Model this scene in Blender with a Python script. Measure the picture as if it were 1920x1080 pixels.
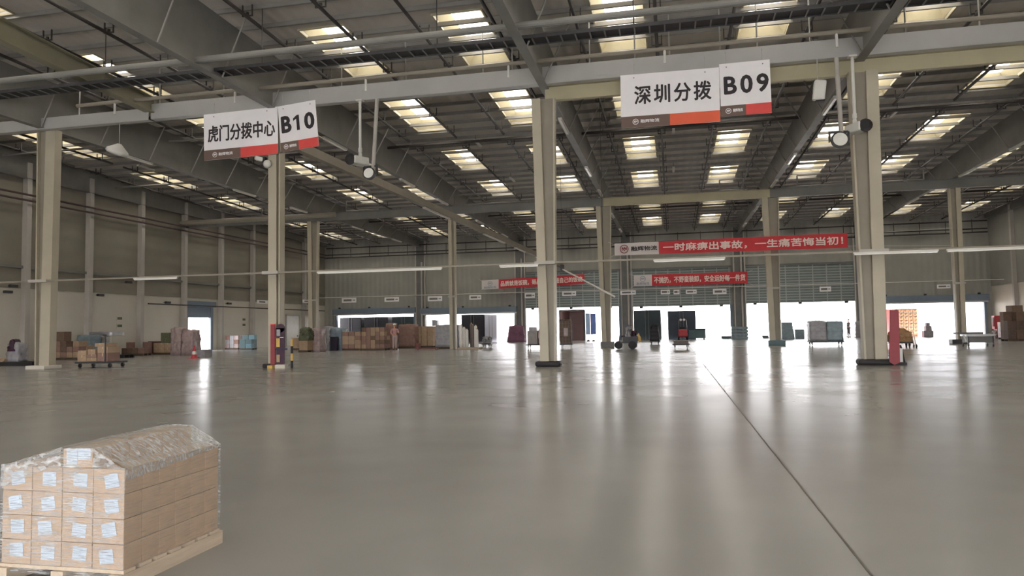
import bpy, math, random
from mathutils import Vector, Matrix
random.seed(7)
S = bpy.context.scene
COL = S.collection
for o in list(bpy.data.objects): bpy.data.objects.remove(o)

# ---------------------------------------------------------------- camera
F_PX, YAW, PIT, ROL, EYE = 1356.0, .2172, .0555, .0164, 1.55
fw = Vector((-math.sin(YAW)*math.cos(PIT), math.cos(YAW)*math.cos(PIT), math.sin(PIT)))
rt0 = Vector((math.cos(YAW), math.sin(YAW), 0)); up0 = rt0.cross(fw)
cR, sR = math.cos(ROL), math.sin(ROL)
RT = rt0*cR - up0*sR; UP = rt0*sR + up0*cR
cam = bpy.data.cameras.new('camera'); camo = bpy.data.objects.new('camera', cam); COL.objects.link(camo)
m3 = Matrix((RT, UP, -fw)).transposed()
camo.matrix_world = Matrix.Translation((0, 0, EYE)) @ m3.to_4x4()
cam.sensor_width = 36; cam.lens = F_PX/1920*36; cam.clip_end = 600
S.camera = camo

# ---------------------------------------------------------------- sky, light, exposure
S.view_settings.view_transform = 'Standard'; S.view_settings.look = 'None'
S.view_settings.exposure = 1.25; S.view_settings.gamma = 1.0; S.view_settings.use_curve_mapping = False
W = bpy.data.worlds.new('sky'); S.world = W; W.use_nodes = True
bg = W.node_tree.nodes['Background']; bg.inputs[0].default_value = (.98, .97, .99, 1); bg.inputs[1].default_value = 6.0

# ---------------------------------------------------------------- helpers
def ray(u, v):
    a, b = (u-960)/F_PX, (v-540)/F_PX
    return RT*a - UP*b + fw
def atY(u, v, Y): d = ray(u, v); t = Y/d.y; return Vector((d.x*t, Y, EYE+d.z*t))
def atX(u, v, X): d = ray(u, v); t = X/d.x; return Vector((X, d.y*t, EYE+d.z*t))
def atZ(u, v, Z): d = ray(u, v); t = (Z-EYE)/d.z; return Vector((d.x*t, d.y*t, Z))
def spot(u0, vt, u1, vb, Y=None):
    """floor spot of something seen between columns u0..u1 and rows vt..vb: x0, x1, y, height"""
    if Y is None:
        Y = atZ((u0+u1)/2, vb, 0).y
        if u0 < 480: Y = min(Y, atX(u0, vb, -40.72).y)
    p, q = atY(u0, vb, Y), atY(u1, vb, Y)
    return p.x, q.x, Y, atY((u0+u1)/2, vt, Y).z - max(0, atY((u0+u1)/2, vb, Y).z)

def lin(c):
    return tuple((x/12.92 if x <= .04045 else ((x+.055)/1.055)**2.4) for x in [k/255 for k in c])
MATS = {}
def mat(name, rgb, rough=.6, metal=0, noise=.12, scale=6.0, spec=.4, bump=0, alpha=None, stretch=None, trans=0):
    if name in MATS: return MATS[name]
    m = bpy.data.materials.new(name); m.use_nodes = True; MATS[name] = m
    nt = m.node_tree; b = nt.nodes['Principled BSDF']
    b.inputs['Roughness'].default_value = rough; b.inputs['Metallic'].default_value = metal
    b.inputs['Specular IOR Level'].default_value = spec
    base = lin(rgb)
    tc = nt.nodes.new('ShaderNodeTexCoord'); no = nt.nodes.new('ShaderNodeTexNoise')
    src = tc.outputs['Object']
    if stretch:
        mp = nt.nodes.new('ShaderNodeMapping'); mp.inputs['Scale'].default_value = stretch
        nt.links.new(src, mp.inputs[0]); src = mp.outputs[0]
    nt.links.new(src, no.inputs['Vector']); no.inputs['Scale'].default_value = scale; no.inputs['Detail'].default_value = 4
    ra = nt.nodes.new('ShaderNodeValToRGB')
    ra.color_ramp.elements[0].position = .3; ra.color_ramp.elements[1].position = .7
    ra.color_ramp.elements[0].color = tuple(x*(1-noise) for x in base)+(1,)
    ra.color_ramp.elements[1].color = tuple(min(1, x*(1+noise)) for x in base)+(1,)
    nt.links.new(no.outputs['Fac'], ra.inputs[0]); nt.links.new(ra.outputs[0], b.inputs['Base Color'])
    if bump:
        bp = nt.nodes.new('ShaderNodeBump'); bp.inputs['Strength'].default_value = bump; bp.inputs['Distance'].default_value = .02
        nt.links.new(no.outputs['Fac'], bp.inputs['Height']); nt.links.new(bp.outputs[0], b.inputs['Normal'])
    return m
def ribbed(name, rgb, axis, period, depth=.5, dark=.8, rough=.55, metal=0):
    """sheet metal: a wave across one world axis, as tone of the seams and as bump"""
    if name in MATS: return MATS[name]
    m = mat(name, rgb, rough, metal, .06, .6)
    nt = m.node_tree; b = nt.nodes['Principled BSDF']
    tc = nt.nodes.new('ShaderNodeTexCoord'); wv = nt.nodes.new('ShaderNodeTexWave')
    wv.bands_direction = axis; wv.wave_profile = 'SIN'; wv.inputs['Scale'].default_value = 2*math.pi/20/period
    nt.links.new(tc.outputs['Object'], wv.inputs['Vector'])
    bp = nt.nodes.new('ShaderNodeBump'); bp.inputs['Strength'].default_value = depth; bp.inputs['Distance'].default_value = .05
    nt.links.new(wv.outputs['Fac'], bp.inputs['Height']); nt.links.new(bp.outputs[0], b.inputs['Normal'])
    return m

class MB:
    def __init__(s): s.v = []; s.f = []
    def _add(s, vs, fs):
        n = len(s.v); s.v += [tuple(x) for x in vs]; s.f += [tuple(i+n for i in f) for f in fs]; return s
    def box(s, x0, y0, z0, x1, y1, z1, M=None):
        vs = [Vector(p) for p in ((x0,y0,z0),(x1,y0,z0),(x1,y1,z0),(x0,y1,z0),(x0,y0,z1),(x1,y0,z1),(x1,y1,z1),(x0,y1,z1))]
        if M is not None: vs = [M @ p for p in vs]
        return s._add(vs, ((0,3,2,1),(4,5,6,7),(0,1,5,4),(1,2,6,5),(2,3,7,6),(3,0,4,7)))
    def hexa(s, b, t):
        """b, t: four bottom and four top corners, counter-clockwise seen from above"""
        return s._add(list(b)+list(t), ((0,3,2,1),(4,5,6,7),(0,1,5,4),(1,2,6,5),(2,3,7,6),(3,0,4,7)))
    def quad(s, a, b, c, d): return s._add((a,b,c,d), ((0,1,2,3),))
    def tube(s, p, q, r0, r1=None, n=8, cap=True):
        p, q = Vector(p), Vector(q); r1 = r0 if r1 is None else r1
        d = (q-p).normalized(); a = d.orthogonal().normalized(); c = d.cross(a)
        vs = []
        for k in range(n):
            t = 2*math.pi*k/n; e = a*math.cos(t)+c*math.sin(t); vs += [p+e*r0, q+e*r1]
        fs = [(2*k, 2*((k+1)%n), 2*((k+1)%n)+1, 2*k+1) for k in range(n)]
        if cap: fs += [tuple(2*k for k in reversed(range(n))), tuple(2*k+1 for k in range(n))]
        return s._add(vs, fs)
    def path(s, pts, r, n=8):
        for a, b in zip(pts, pts[1:]): s.tube(a, b, r, n=n)
        return s
    def lathe(s, prof, M=None, n=16):
        vs = []; M = M or Matrix()
        for r, z in prof:
            for k in range(n):
                t = 2*math.pi*k/n; vs.append(M @ Vector((r*math.cos(t), r*math.sin(t), z)))
        fs = []
        for i in range(len(prof)-1):
            for k in range(n):
                a = i*n+k; b = i*n+(k+1)%n; fs.append((a, b, b+n, a+n))
        fs += [tuple(reversed(range(n))), tuple((len(prof)-1)*n+k for k in range(n))]
        return s._add(vs, fs)
    def ball(s, c, rx, ry=None, rz=None, n=12, m=8):
        ry = ry or rx; rz = rz or rx
        prof = [(max(1e-4, math.sin(math.pi*i/m)), -math.cos(math.pi*i/m)) for i in range(m+1)]
        return s.lathe(prof, Matrix.Translation(c) @ Matrix.Diagonal((rx, ry, rz, 1)), n)
    def lump(s, x0, y0, z0, x1, y1, z1, amp=.04, n=7, top=.0, seed=0, taper=.0):
        """a soft rectangular bale: box surface with its faces pushed about"""
        R = random.Random(seed); nx = n
        g = {}
        def P(i, j, k):
            key = (i, j, k)
            if key not in g:
                fx, fy, fz = i/nx, j/nx, k/nx
                tp = 1 - taper*fz
                cx, cy = (x0+x1)/2, (y0+y1)/2
                p = Vector((cx+(fx-.5)*(x1-x0)*tp, cy+(fy-.5)*(y1-y0)*tp, z0+fz*(z1-z0)))
                a = amp*min(1, fz*4)
                p += Vector((R.uniform(-a, a), R.uniform(-a, a), R.uniform(-a, a)+(top*(1-abs(2*fx-1)**1.5) if k == nx else 0)))
                g[key] = len(g), p
            return g[key][0]
        fs = []
        for i in range(nx):
            for j in range(nx):
                fs += [(P(i,j,nx),P(i+1,j,nx),P(i+1,j+1,nx),P(i,j+1,nx)), (P(i,j,0),P(i,j+1,0),P(i+1,j+1,0),P(i+1,j,0)),
                       (P(i,0,j),P(i+1,0,j),P(i+1,0,j+1),P(i,0,j+1)), (P(i,nx,j),P(i,nx,j+1),P(i+1,nx,j+1),P(i+1,nx,j)),
                       (P(0,i,j),P(0,i,j+1),P(0,i+1,j+1),P(0,i+1,j)), (P(nx,i,j),P(nx,i+1,j),P(nx,i+1,j+1),P(nx,i,j+1))]
        return s._add([p for _, p in sorted(g.values(), key=lambda t: t[0])], fs)
    def build(s, name, m, parent=None, bevel=0, smooth=False, loc=None):
        me = bpy.data.meshes.new(name); me.from_pydata(s.v, [], s.f); me.update()
        o = bpy.data.objects.new(name, me); COL.objects.link(o)
        me.materials.append(m)
        if parent is not None: o.parent = parent
        if loc: o.location = loc
        if smooth: me.polygons.foreach_set('use_smooth', [True]*len(me.polygons))
        if bevel:
            b = o.modifiers.new('bevel', 'BEVEL'); b.width = bevel; b.segments = 2; b.limit_method = 'ANGLE'
        return o
def tag(o, label=None, cat=None, group=None, kind=None):
    if label: o['label'] = label
    if cat: o['category'] = cat
    if group: o['group'] = group
    if kind: o['kind'] = kind
    return o
def thing(name, label, cat, loc=(0,0,0), rz=0, group=None, kind=None):
    o = bpy.data.objects.new(name, None); COL.objects.link(o); o.empty_display_size = .1
    o.location = loc; o.rotation_euler = (0, 0, rz)
    return tag(o, label, cat, group, kind)
KIDS = {}
def copy_tree(o, parent=None):
    c = o.copy(); COL.objects.link(c)
    if parent is not None: c.parent = parent; c.matrix_parent_inverse = o.matrix_parent_inverse
    for ch in list(o.children): copy_tree(ch, c)
    return c
def text(name, body, m, parent, w, h, loc, ang=0, bold=.0, extr=.002, space=1.0):
    """flat lettering facing -y, fitted into w x h about loc, turned by ang in its own plane"""
    cu = bpy.data.curves.new(name, 'FONT'); cu.body = body; cu.align_x = 'CENTER'; cu.align_y = 'CENTER'
    cu.size = 1; cu.offset = 0; cu.extrude = 0; cu.space_character = space; cu.resolution_u = 3
    t = bpy.data.objects.new(name, cu); COL.objects.link(t)
    dg = bpy.context.evaluated_depsgraph_get(); dg.update()
    me = bpy.data.meshes.new_from_object(t.evaluated_get(dg)); bpy.data.objects.remove(t)
    xs = [v.co.x for v in me.vertices]; ys = [v.co.y for v in me.vertices]
    sx = w/(max(xs)-min(xs)); sy = h/(max(ys)-min(ys)); cx = (max(xs)+min(xs))/2; cy = (max(ys)+min(ys))/2
    ca, sa = math.cos(ang), math.sin(ang)
    for v in me.vertices:
        x, z = (v.co.x-cx)*sx, (v.co.y-cy)*sy
        v.co = Vector((loc[0]+x*ca-z*sa, loc[1], loc[2]+x*sa+z*ca))
    if bold:
        vs = [tuple(v.co) for v in me.vertices]; fs = [tuple(p.vertices) for p in me.polygons]; e = bold*sy; V, Fc = [], []
        for k, (dx, dz) in enumerate(((0,0),(1,0),(-1,0),(0,1),(0,-1),(.7,.7),(-.7,.7),(.7,-.7),(-.7,-.7))):
            n0 = len(V); V += [(x+dx*e, y-.0003*k, z+dz*e) for x, y, z in vs]; Fc += [tuple(i+n0 for i in f) for f in fs]
        me = bpy.data.meshes.new(name); me.from_pydata(V, [], Fc)
    me.materials.clear(); me.materials.append(m); me.update()
    o = bpy.data.objects.new(name, me); COL.objects.link(o); o.parent = parent
    return o
ORD = ['first', 'second', 'third', 'fourth', 'fifth', 'sixth', 'seventh', 'eighth', 'ninth', 'tenth', 'eleventh', 'twelfth', 'thirteenth']

# ---------------------------------------------------------------- materials
M_conc = mat('floor_concrete', (138, 137, 134), .3, 0, .17, .22, .3)
def floor_mat(m):
    nt = m.node_tree; b = nt.nodes['Principled BSDF']
    tc = nt.nodes.new('ShaderNodeTexCoord'); mp = nt.nodes.new('ShaderNodeMapping'); mp.inputs['Scale'].default_value = (.25, 1.6, 1)
    n2 = nt.nodes.new('ShaderNodeTexNoise'); n2.inputs['Scale'].default_value = 1.0; n2.inputs['Detail'].default_value = 0
    nt.links.new(tc.outputs['Object'], mp.inputs[0]); nt.links.new(mp.outputs[0], n2.inputs['Vector'])
    bp = nt.nodes.new('ShaderNodeBump'); bp.inputs['Strength'].default_value = .12; bp.inputs['Distance'].default_value = .006
    nt.links.new(n2.outputs['Fac'], bp.inputs['Height']); nt.links.new(bp.outputs[0], b.inputs['Normal'])
    mr = nt.nodes.new('ShaderNodeMapRange'); mr.inputs['To Min'].default_value = .14; mr.inputs['To Max'].default_value = .32
    n3 = nt.nodes.new('ShaderNodeTexNoise'); n3.inputs['Scale'].default_value = .5; n3.inputs['Detail'].default_value = 5
    nt.links.new(tc.outputs['Object'], n3.inputs['Vector']); nt.links.new(n3.outputs['Fac'], mr.inputs[0]); nt.links.new(mr.outputs[0], b.inputs['Roughness'])
floor_mat(M_conc)
M_joint = mat('joint_filler', (92, 88, 82), .6)
M_deck = ribbed('roof_deck_metal', (186, 180, 172), 'X', .5, .6)
M_girdc = mat('dull_cream_girder_paint', (132, 128, 108), .5, 0, .1, .8)
M_steel = mat('grey_steel', (112, 112, 110), .5, .0, .10, 1.5)
M_rafter = mat('rafter_grey_paint', (122, 121, 117), .5, 0, .12, .8)
M_purlin = mat('purlin_zinc', (140, 137, 132), .45, .2, .12, 1.0)
M_silver = mat('galvanised_channel', (176, 175, 172), .4, .1, .06, .7)
M_olive = mat('cream_beam_paint', (176, 168, 140), .5, 0, .08, .8)
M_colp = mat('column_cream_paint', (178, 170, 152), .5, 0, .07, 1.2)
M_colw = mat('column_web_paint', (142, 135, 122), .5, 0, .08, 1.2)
M_darkpipe = mat('dark_sprinkler_pipe', (66, 62, 60), .5, .3, .15, 3)
M_redpipe = mat('dull_red_brown_pipe', (82, 64, 62), .5, .2, .15, 3)
M_white = mat('white_paint', (214, 212, 206), .5, 0, .05, 2)
M_offw = mat('old_white_plaster', (200, 194, 182), .7, 0, .05, .4)
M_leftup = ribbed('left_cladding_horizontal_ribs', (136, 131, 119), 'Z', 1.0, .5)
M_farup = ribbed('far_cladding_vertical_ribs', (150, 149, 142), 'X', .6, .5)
M_pil = mat('pilaster_grey', (178, 173, 166), .55, 0, .06, 1)
M_bluegrey = mat('blue_grey_door_housing', (112, 124, 138), .5, 0, .08, 1)
M_teal = mat('grey_teal_door_panel', (112, 122, 120), .4, .1, .1, 1.5)
M_mull = mat('pale_door_mullion', (160, 164, 162), .4, .2, .06, 1)
M_black = mat('black_rubber', (38, 36, 38), .6, 0, .15, 8)
M_darkst = mat('dark_painted_steel', (60, 60, 62), .45, .2, .15, 5)
M_alu = mat('bright_aluminium', (190, 190, 192), .3, .6, .05, 4)
M_carton = mat('brown_cardboard', (170, 146, 122), .75, 0, .08, 5)
M_carton2 = mat('dark_brown_cardboard', (112, 92, 78), .8, 0, .12, 5)
M_carton3 = mat('tan_cardboard', (164, 140, 116), .8, 0, .12, 5)
M_carton4 = mat('reddish_cardboard', (140, 112, 102), .8, 0, .12, 5)
M_tape = mat('clear_packing_tape', (202, 172, 138), .25, 0, .04, 5)
M_wood = mat('pale_pallet_wood', (186, 170, 150), .75, 0, .12, 5, stretch=(6, .6, 6), bump=.1)
M_dwood = mat('dark_pallet_wood', (84, 72, 60), .8, 0, .2, 6)
M_label = mat('white_paper_label', (178, 190, 202), .6, 0, .02, 20)
M_ink = mat('black_ink', (52, 46, 50), .6, 0, .03, 5)
M_inkl = mat('grey_print', (150, 160, 172), .6, 0, .03, 5)
M_board = mat('sign_board_white', (244, 241, 243), .45, 0, .02, 2)
M_brown = mat('sign_strip_brown', (112, 92, 84), .5, 0, .04, 2)
M_red = mat('sign_strip_red', (226, 82, 78), .5, 0, .04, 2)
M_orange = mat('sign_strip_orange', (236, 104, 72), .5, 0, .04, 2)
M_banner = mat('banner_red_cloth', (206, 62, 70), .7, 0, .08, 1.5)
M_bannerw = mat('banner_white_cloth', (220, 212, 212), .7, 0, .04, 1.5)
M_blet = mat('banner_pink_white_letter', (246, 222, 216), .7, 0, .02, 2)
M_boardred = mat('red_board', (142, 58, 66), .5, 0, .08, 3)
M_firered = mat('fire_red', (190, 70, 78), .5, 0, .06, 3)
M_purple = mat('poster_dark_purple', (62, 34, 52), .5, 0, .25, 6)
M_yellow = mat('hazard_yellow', (206, 170, 90), .5, 0, .1, 5)
M_skin = mat('skin', (206, 160, 134), .6, 0, .04, 9)
M_hair = mat('black_hair', (34, 30, 30), .6, 0, .1, 30)
M_shirtp = mat('dusty_pink_shirt', (196, 150, 150), .8, 0, .08, 12)
M_shirtd = mat('dark_shirt', (84, 84, 88), .8, 0, .08, 12)
M_trous = mat('dark_trousers', (74, 70, 76), .8, 0, .08, 12)
M_trousl = mat('pale_trousers', (182, 160, 158), .8, 0, .08, 12)
M_tealbox = mat('teal_crate_plastic', (88, 112, 116), .5, 0, .08, 4)
M_blueb = mat('blue_banner_fabric', (120, 144, 214), .7, 0, .08, 4)
M_blueb2 = mat('pale_blue_banner_fabric', (176, 204, 240), .7, 0, .08, 4)
M_truckd = mat('dark_truck_door', (52, 60, 72), .5, .1, .1, 1.5)
M_truckk = mat('black_truck_inside', (36, 35, 42), .6, 0, .1, 1.5)
M_truckt = mat('dark_teal_truck_body', (44, 54, 58), .5, .1, .1, 1.5)
M_truckw = mat('pale_lavender_truck_body', (208, 208, 222), .5, 0, .04, 1)
M_truckp = mat('pinkish_container_lining', (232, 206, 202), .6, 0, .06, 1)
M_truckr = mat('pink_red_truck_side', (226, 136, 134), .5, 0, .06, 1)
M_crateo = mat('orange_plastic_crate', (226, 168, 128), .5, 0, .06, 4)
M_magenta = mat('magenta_tarpaulin', (126, 86, 108), .7, 0, .1, 3)
M_tarp = mat('brown_tarpaulin', (156, 120, 84), .8, 0, .18, 5, bump=.3)
M_gfilm = mat('grey_stretch_film_load', (152, 150, 154), .35, 0, .16, 4, bump=.3)
M_tfilm = mat('blue_grey_stretch_film_load', (128, 144, 152), .35, 0, .16, 4, bump=.3)
M_pfilm = mat('pinkish_stretch_film_load', (166, 146, 144), .35, 0, .2, 4, bump=.3)
M_wroll = mat('white_fabric_roll', (226, 222, 218), .7, 0, .05, 6)
M_broll = mat('brown_grey_roll', (112, 102, 98), .7, 0, .1, 6)
M_ground = mat('outdoor_concrete', (216, 214, 208), .8, 0, .05, .3)
M_glassl = mat('lamp_glass', (236, 234, 228), .2, 0, .03, 8)
M_dgreen = mat('dark_green_mesh', (96, 100, 78), .8, 0, .25, 9, bump=.3)
M_wellw = mat('skylight_well_cream', (232, 222, 190), .6, 0, .04, 2)

def pane_mat():
    m = bpy.data.materials.new('translucent_skylight_sheet'); m.use_nodes = True; nt = m.node_tree
    for n in list(nt.nodes): nt.nodes.remove(n)
    out = nt.nodes.new('ShaderNodeOutputMaterial'); mx = nt.nodes.new('ShaderNodeMixShader')
    tr = nt.nodes.new('ShaderNodeBsdfTransparent'); tl = nt.nodes.new('ShaderNodeBsdfTranslucent')
    tr.inputs[0].default_value = (.66, .64, .61, 1); tl.inputs[0].default_value = (.9, .88, .8, 1); mx.inputs[0].default_value = .3
    nt.links.new(tr.outputs[0], mx.inputs[1]); nt.links.new(tl.outputs[0], mx.inputs[2]); nt.links.new(mx.outputs[0], out.inputs[0])
    return m
M_pane = pane_mat()
def film_mat(name, lo, hi, f0, f1, scl, big=0.0):
    m = bpy.data.materials.new(name); m.use_nodes = True; nt = m.node_tree
    for n in list(nt.nodes): nt.nodes.remove(n)
    N = nt.nodes.new; L = nt.links.new
    out = N('ShaderNodeOutputMaterial'); tr = N('ShaderNodeBsdfTransparent'); gl = N('ShaderNodeBsdfPrincipled'); mx = N('ShaderNodeMixShader')
    gl.inputs['Base Color'].default_value = (.55, .56, .56, 1); gl.inputs['Roughness'].default_value = .25
    tc = N('ShaderNodeTexCoord'); mp = N('ShaderNodeMapping'); mp.inputs['Scale'].default_value = scl
    no = N('ShaderNodeTexNoise'); no.inputs['Scale'].default_value = 2.2; no.inputs['Detail'].default_value = 6; no.inputs['Distortion'].default_value = .6
    L(tc.outputs['Object'], mp.inputs[0]); L(mp.outputs[0], no.inputs['Vector'])
    mr = N('ShaderNodeMapRange'); mr.inputs['From Min'].default_value = f0; mr.inputs['From Max'].default_value = f1
    mr.inputs['To Min'].default_value = lo; mr.inputs['To Max'].default_value = hi
    L(no.outputs['Fac'], mr.inputs[0])
    nb_ = N('ShaderNodeTexNoise'); nb_.inputs['Scale'].default_value = 3.0; nb_.inputs['Detail'].default_value = 2
    L(tc.outputs['Object'], nb_.inputs['Vector']); mu = N('ShaderNodeMath'); mu.operation = 'MULTIPLY_ADD'; mu.inputs[1].default_value = big*2; mu.inputs[2].default_value = 1-big
    L(nb_.outputs['Fac'], mu.inputs[0]); m2 = N('ShaderNodeMath'); m2.operation = 'MULTIPLY'; L(mr.outputs[0], m2.inputs[0]); L(mu.outputs[0], m2.inputs[1]); L(m2.outputs[0], mx.inputs[0])
    bp = N('ShaderNodeBump'); bp.inputs['Strength'].default_value = .7; bp.inputs['Distance'].default_value = .006
    L(no.outputs['Fac'], bp.inputs['Height']); L(bp.outputs[0], gl.inputs['Normal'])
    L(tr.outputs[0], mx.inputs[1]); L(gl.outputs[0], mx.inputs[2]); L(mx.outputs[0], out.inputs[0])
    return m
M_film = film_mat('clear_stretch_film', .05, .35, .46, .72, (3, 3, 60))
M_filmf = film_mat('creased_stretch_film', .06, .72, .44, .7, (4, 4, 60), .85)
M_filmt = film_mat('slack_stretch_film', .26, .8, .42, .68, (7, 26, 12), .35)

# ---------------------------------------------------------------- the hall
GX = [-40.86+12*i for i in range(7)]           # column lines across
YA, YB, YF = 28.6, 54.7, 81.0                  # the two free column rows and the dock wall
XL, XR = -41.25, 31.3
def zr(y): return 13.4-.03*(y-48)              # underside of the roof deck
tag(MB().box(XL-.3, -14, -.3, XR+.3, 83.2, 0).build('floor', M_conc), 'smooth grey concrete warehouse floor with soft reflections', None, None, 'structure')
tag(MB().box(1.14, 2, 0, 1.158, 81, .003).build('trim_1', M_joint), 'dark sawn floor joint running towards the docks', None, None, 'structure')
tag(MB().box(XL, 28.15, 0, XR, 28.17, .003).build('trim_2', M_joint), 'dark sawn floor joint crossing under the near columns', None, None, 'structure')
tag(MB().box(-200, 83.2, -1.5, 200, 320, -1.2).build('ground', M_ground), 'pale concrete yard outside the docks', None, None, 'structure')
tag(MB().box(-200, -30, -1.5, XL-.3, 83.2, -.02).build('ground', M_ground), 'pale concrete yard outside the left door', None, None, 'structure')

r = thing('shade_canopy', 'added grey canopy shading the trucks outside the loading doors', 'canopy', (0, YF+.3, 6.2), 0, None, 'structure')  # canopy added outside to keep the truck rears dark
MB().box(XL-6, 0, 0, XR+6, 11.5, .12).build('shade_sheet', M_deck, r)
for x_ in [XL-5]+GX[1:-1]+[XR+5]: MB().box(x_-.12, 0, -.35, x_+.12, 11.4, 0).build('shade_arm', M_steel, r)
# roof deck with openings for the skylights
SKX = [g+6+s for g in GX[:-1] for s in (-2.9, 2.9)]
SKY = [1.5, 11, 20, 29.5, 38.4, 48.3, 57.3, 67.2, 76.5]
SW, SL = 1.0, 2.75
xs = sorted([XL, XR]+[x+d for x in SKX for d in (-SW, SW)]); ys = sorted([-14, YF]+[y+d for y in SKY for d in (-SL, SL)])
mb = MB()
for i, (a, b) in enumerate(zip(xs, xs[1:])):
    for j, (c, d) in enumerate(zip(ys, ys[1:])):
        if i % 2 == 1 and j % 2 == 1: continue
        mb.hexa(((a,c,zr(c)),(b,c,zr(c)),(b,d,zr(d)),(a,d,zr(d))), ((a,c,zr(c)+.12),(b,c,zr(c)+.12),(b,d,zr(d)+.12),(a,d,zr(d)+.12)))
tag(mb.build('ceiling', M_deck), 'grey ribbed metal roof deck pierced by skylights', None, None, 'structure')
nwin = 0
for j, y in enumerate(SKY):
    for i, x in enumerate(SKX):
        nwin += 1; zc = zr(y)
        w = thing('window_%d' % nwin, 'cream skylight well, %s row from the dock wall, %s from the left wall' % (ORD[len(SKY)-1-j], ORD[i]), None, (x, y, zc), 0, 'skylights in the roof', 'structure')
        if nwin == 1:
            mb = MB(); t = .55; wx, wy = .62, 2.35; s = -.03
            def zz(yy): return s*yy
            lo = [(-SW,-SL),(SW,-SL),(SW,SL),(-SW,SL)]; hi = [(-wx,-wy),(wx,-wy),(wx,wy),(-wx,wy)]
            for k in range(4):
                a, b = lo[k], lo[(k+1)%4]; c, d = hi[(k+1)%4], hi[k]
                mb.quad((a[0],a[1],zz(a[1])+.1),(b[0],b[1],zz(b[1])+.1),(c[0],c[1],zz(c[1])+t),(d[0],d[1],zz(d[1])+t))
            f1 = mb.build('well_side', M_wellw, w)
            so = f1.modifiers.new('thick', 'SOLIDIFY'); so.thickness = .03; so.offset = 0
            f2 = MB().hexa([(x_,y_,zz(y_)+t) for x_,y_ in hi], [(x_,y_,zz(y_)+t+.01) for x_,y_ in hi]).build('pane', M_pane, w)
            mb = MB()
            for k in range(4):
                a, b = lo[k], lo[(k+1)%4]
                mb.tube((a[0]*1.02,a[1]*1.01,zz(a[1])-.03),(b[0]*1.02,b[1]*1.01,zz(b[1])-.03), .05, n=4)
            f3 = mb.build('window_frame', M_olive, w)
            proto = (f1, f2, f3)
        else:
            for p in proto:
                c = p.copy(); COL.objects.link(c); c.parent = w

# walls
mb = MB(); dy0, dy1, dz = 55.2, 58.7, 2.95
mb.box(XL-.25, -14, 0, XL, dy0, 4.65).box(XL-.25, dy1, 0, XL, YF, 4.65).box(XL-.25, dy0, dz, XL, dy1, 4.65)
wl = tag(mb.build('wall_left', M_offw), 'left wall, white lower part under ribbed cladding', None, None, 'structure')
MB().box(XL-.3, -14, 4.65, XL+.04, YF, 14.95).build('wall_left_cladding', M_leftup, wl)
mb = MB().box(XR, -14, 0, XR+.25, YF, 5.0)
wr = tag(mb.build('wall_right', M_offw), 'right wall, white lower part under ribbed cladding', None, None, 'structure')
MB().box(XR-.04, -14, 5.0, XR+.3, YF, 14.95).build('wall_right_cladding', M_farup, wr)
mb = MB(); px = XL
for g in GX[:-1]:
    mb.box(px, -14.25, 0, g+1.2, -14, 15.3).box(g+1.2, -14.25, 4.6, g+10.8, -14, 15.3); px = g+10.8  # door openings added out of view, letting front light onto the signs
mb.box(px, -14.25, 0, XR, -14, 15.3)
tag(mb.build('wall_back', M_offw), 'unseen wall behind the camera with door openings added for front light', None, None, 'structure')
tag(MB().box(-200, -300, -1.5, 200, -30, -1.2).build('ground', M_ground), 'pale concrete yard behind the hall', None, None, 'structure')
BAYS = [(-39.6,-29.75,3.57),(-28.5,-17.6,3.4),(-16.35,-5.75,3.8),(-4.2,6.1,3.7),(7.75,18.6,3.8),(20.9,30.5,3.55)]
mb = MB(); px = XL
for a, b, h in BAYS:
    mb.box(px, YF, 0, a, YF+.25, 12.5).box(a, YF, h, b, YF+.25, 12.5); px = b
mb.box(px, YF, 0, XR, YF+.25, 12.5)
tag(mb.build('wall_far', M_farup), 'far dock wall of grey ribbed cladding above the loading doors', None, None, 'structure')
# loading doors
for k, (a, b, h) in enumerate(BAYS):
    d = thing('door_%d' % (k+1), ('%s loading door from the left, ' % ORD[k])+('raised grey gridded panel' if 2 <= k <= 4 else 'blue grey roller housing above the opening'), None, (0, YF-.12, 0), 0, None, 'structure')
    if 2 <= k <= 4:
        top = 7.75
        MB().box(a-.1, -.02, h, b+.1, .04, top).build('door_panel', M_teal, d)
        mb = MB(); n = 8
        for i in range(n+1):
            x = a+(b-a)*i/n; mb.box(x-.05, -.06, h, x+.05, -.02, top)
        mb.build('mullion', M_mull, d)
        mb = MB(); n = 14
        for i in range(n+1):
            z = h+(top-h)*i/n; mb.box(a-.1, -.05, z-.045, b+.1, -.02, z+.045)
        mb.build('rail', M_mull, d)
        MB().box(a-.25, -.16, top, b+.25, .06, top+.16).build('door_header', M_steel, d)
        for x in (a+.9, (a+b)/2, b-.9): MB().box(x-.18, -.14, h-.22, x+.18, -.02, h+.02).build('bump_stop', M_darkst, d)
    else:
        MB().box(a-.35, -.5, h, b+.35, .06, h+.62).build('roller_housing', M_bluegrey, d, .03)
        MB().box(a-.3, -.3, h-.16, b+.3, -.1, h).build('bottom_rail', M_alu, d)
        for x in (a+.5, (a+b)/2-.6, b-.5): MB().box(x-.1, -.4, h+.62, x+.1, -.2, h+.8).build('bracket', M_darkst, d)
    for x in (a-.1, b+.1): MB().box(x-.12, -.1, 0, x+.12, .05, h).build('door_jamb', M_bluegrey, d)
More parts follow.
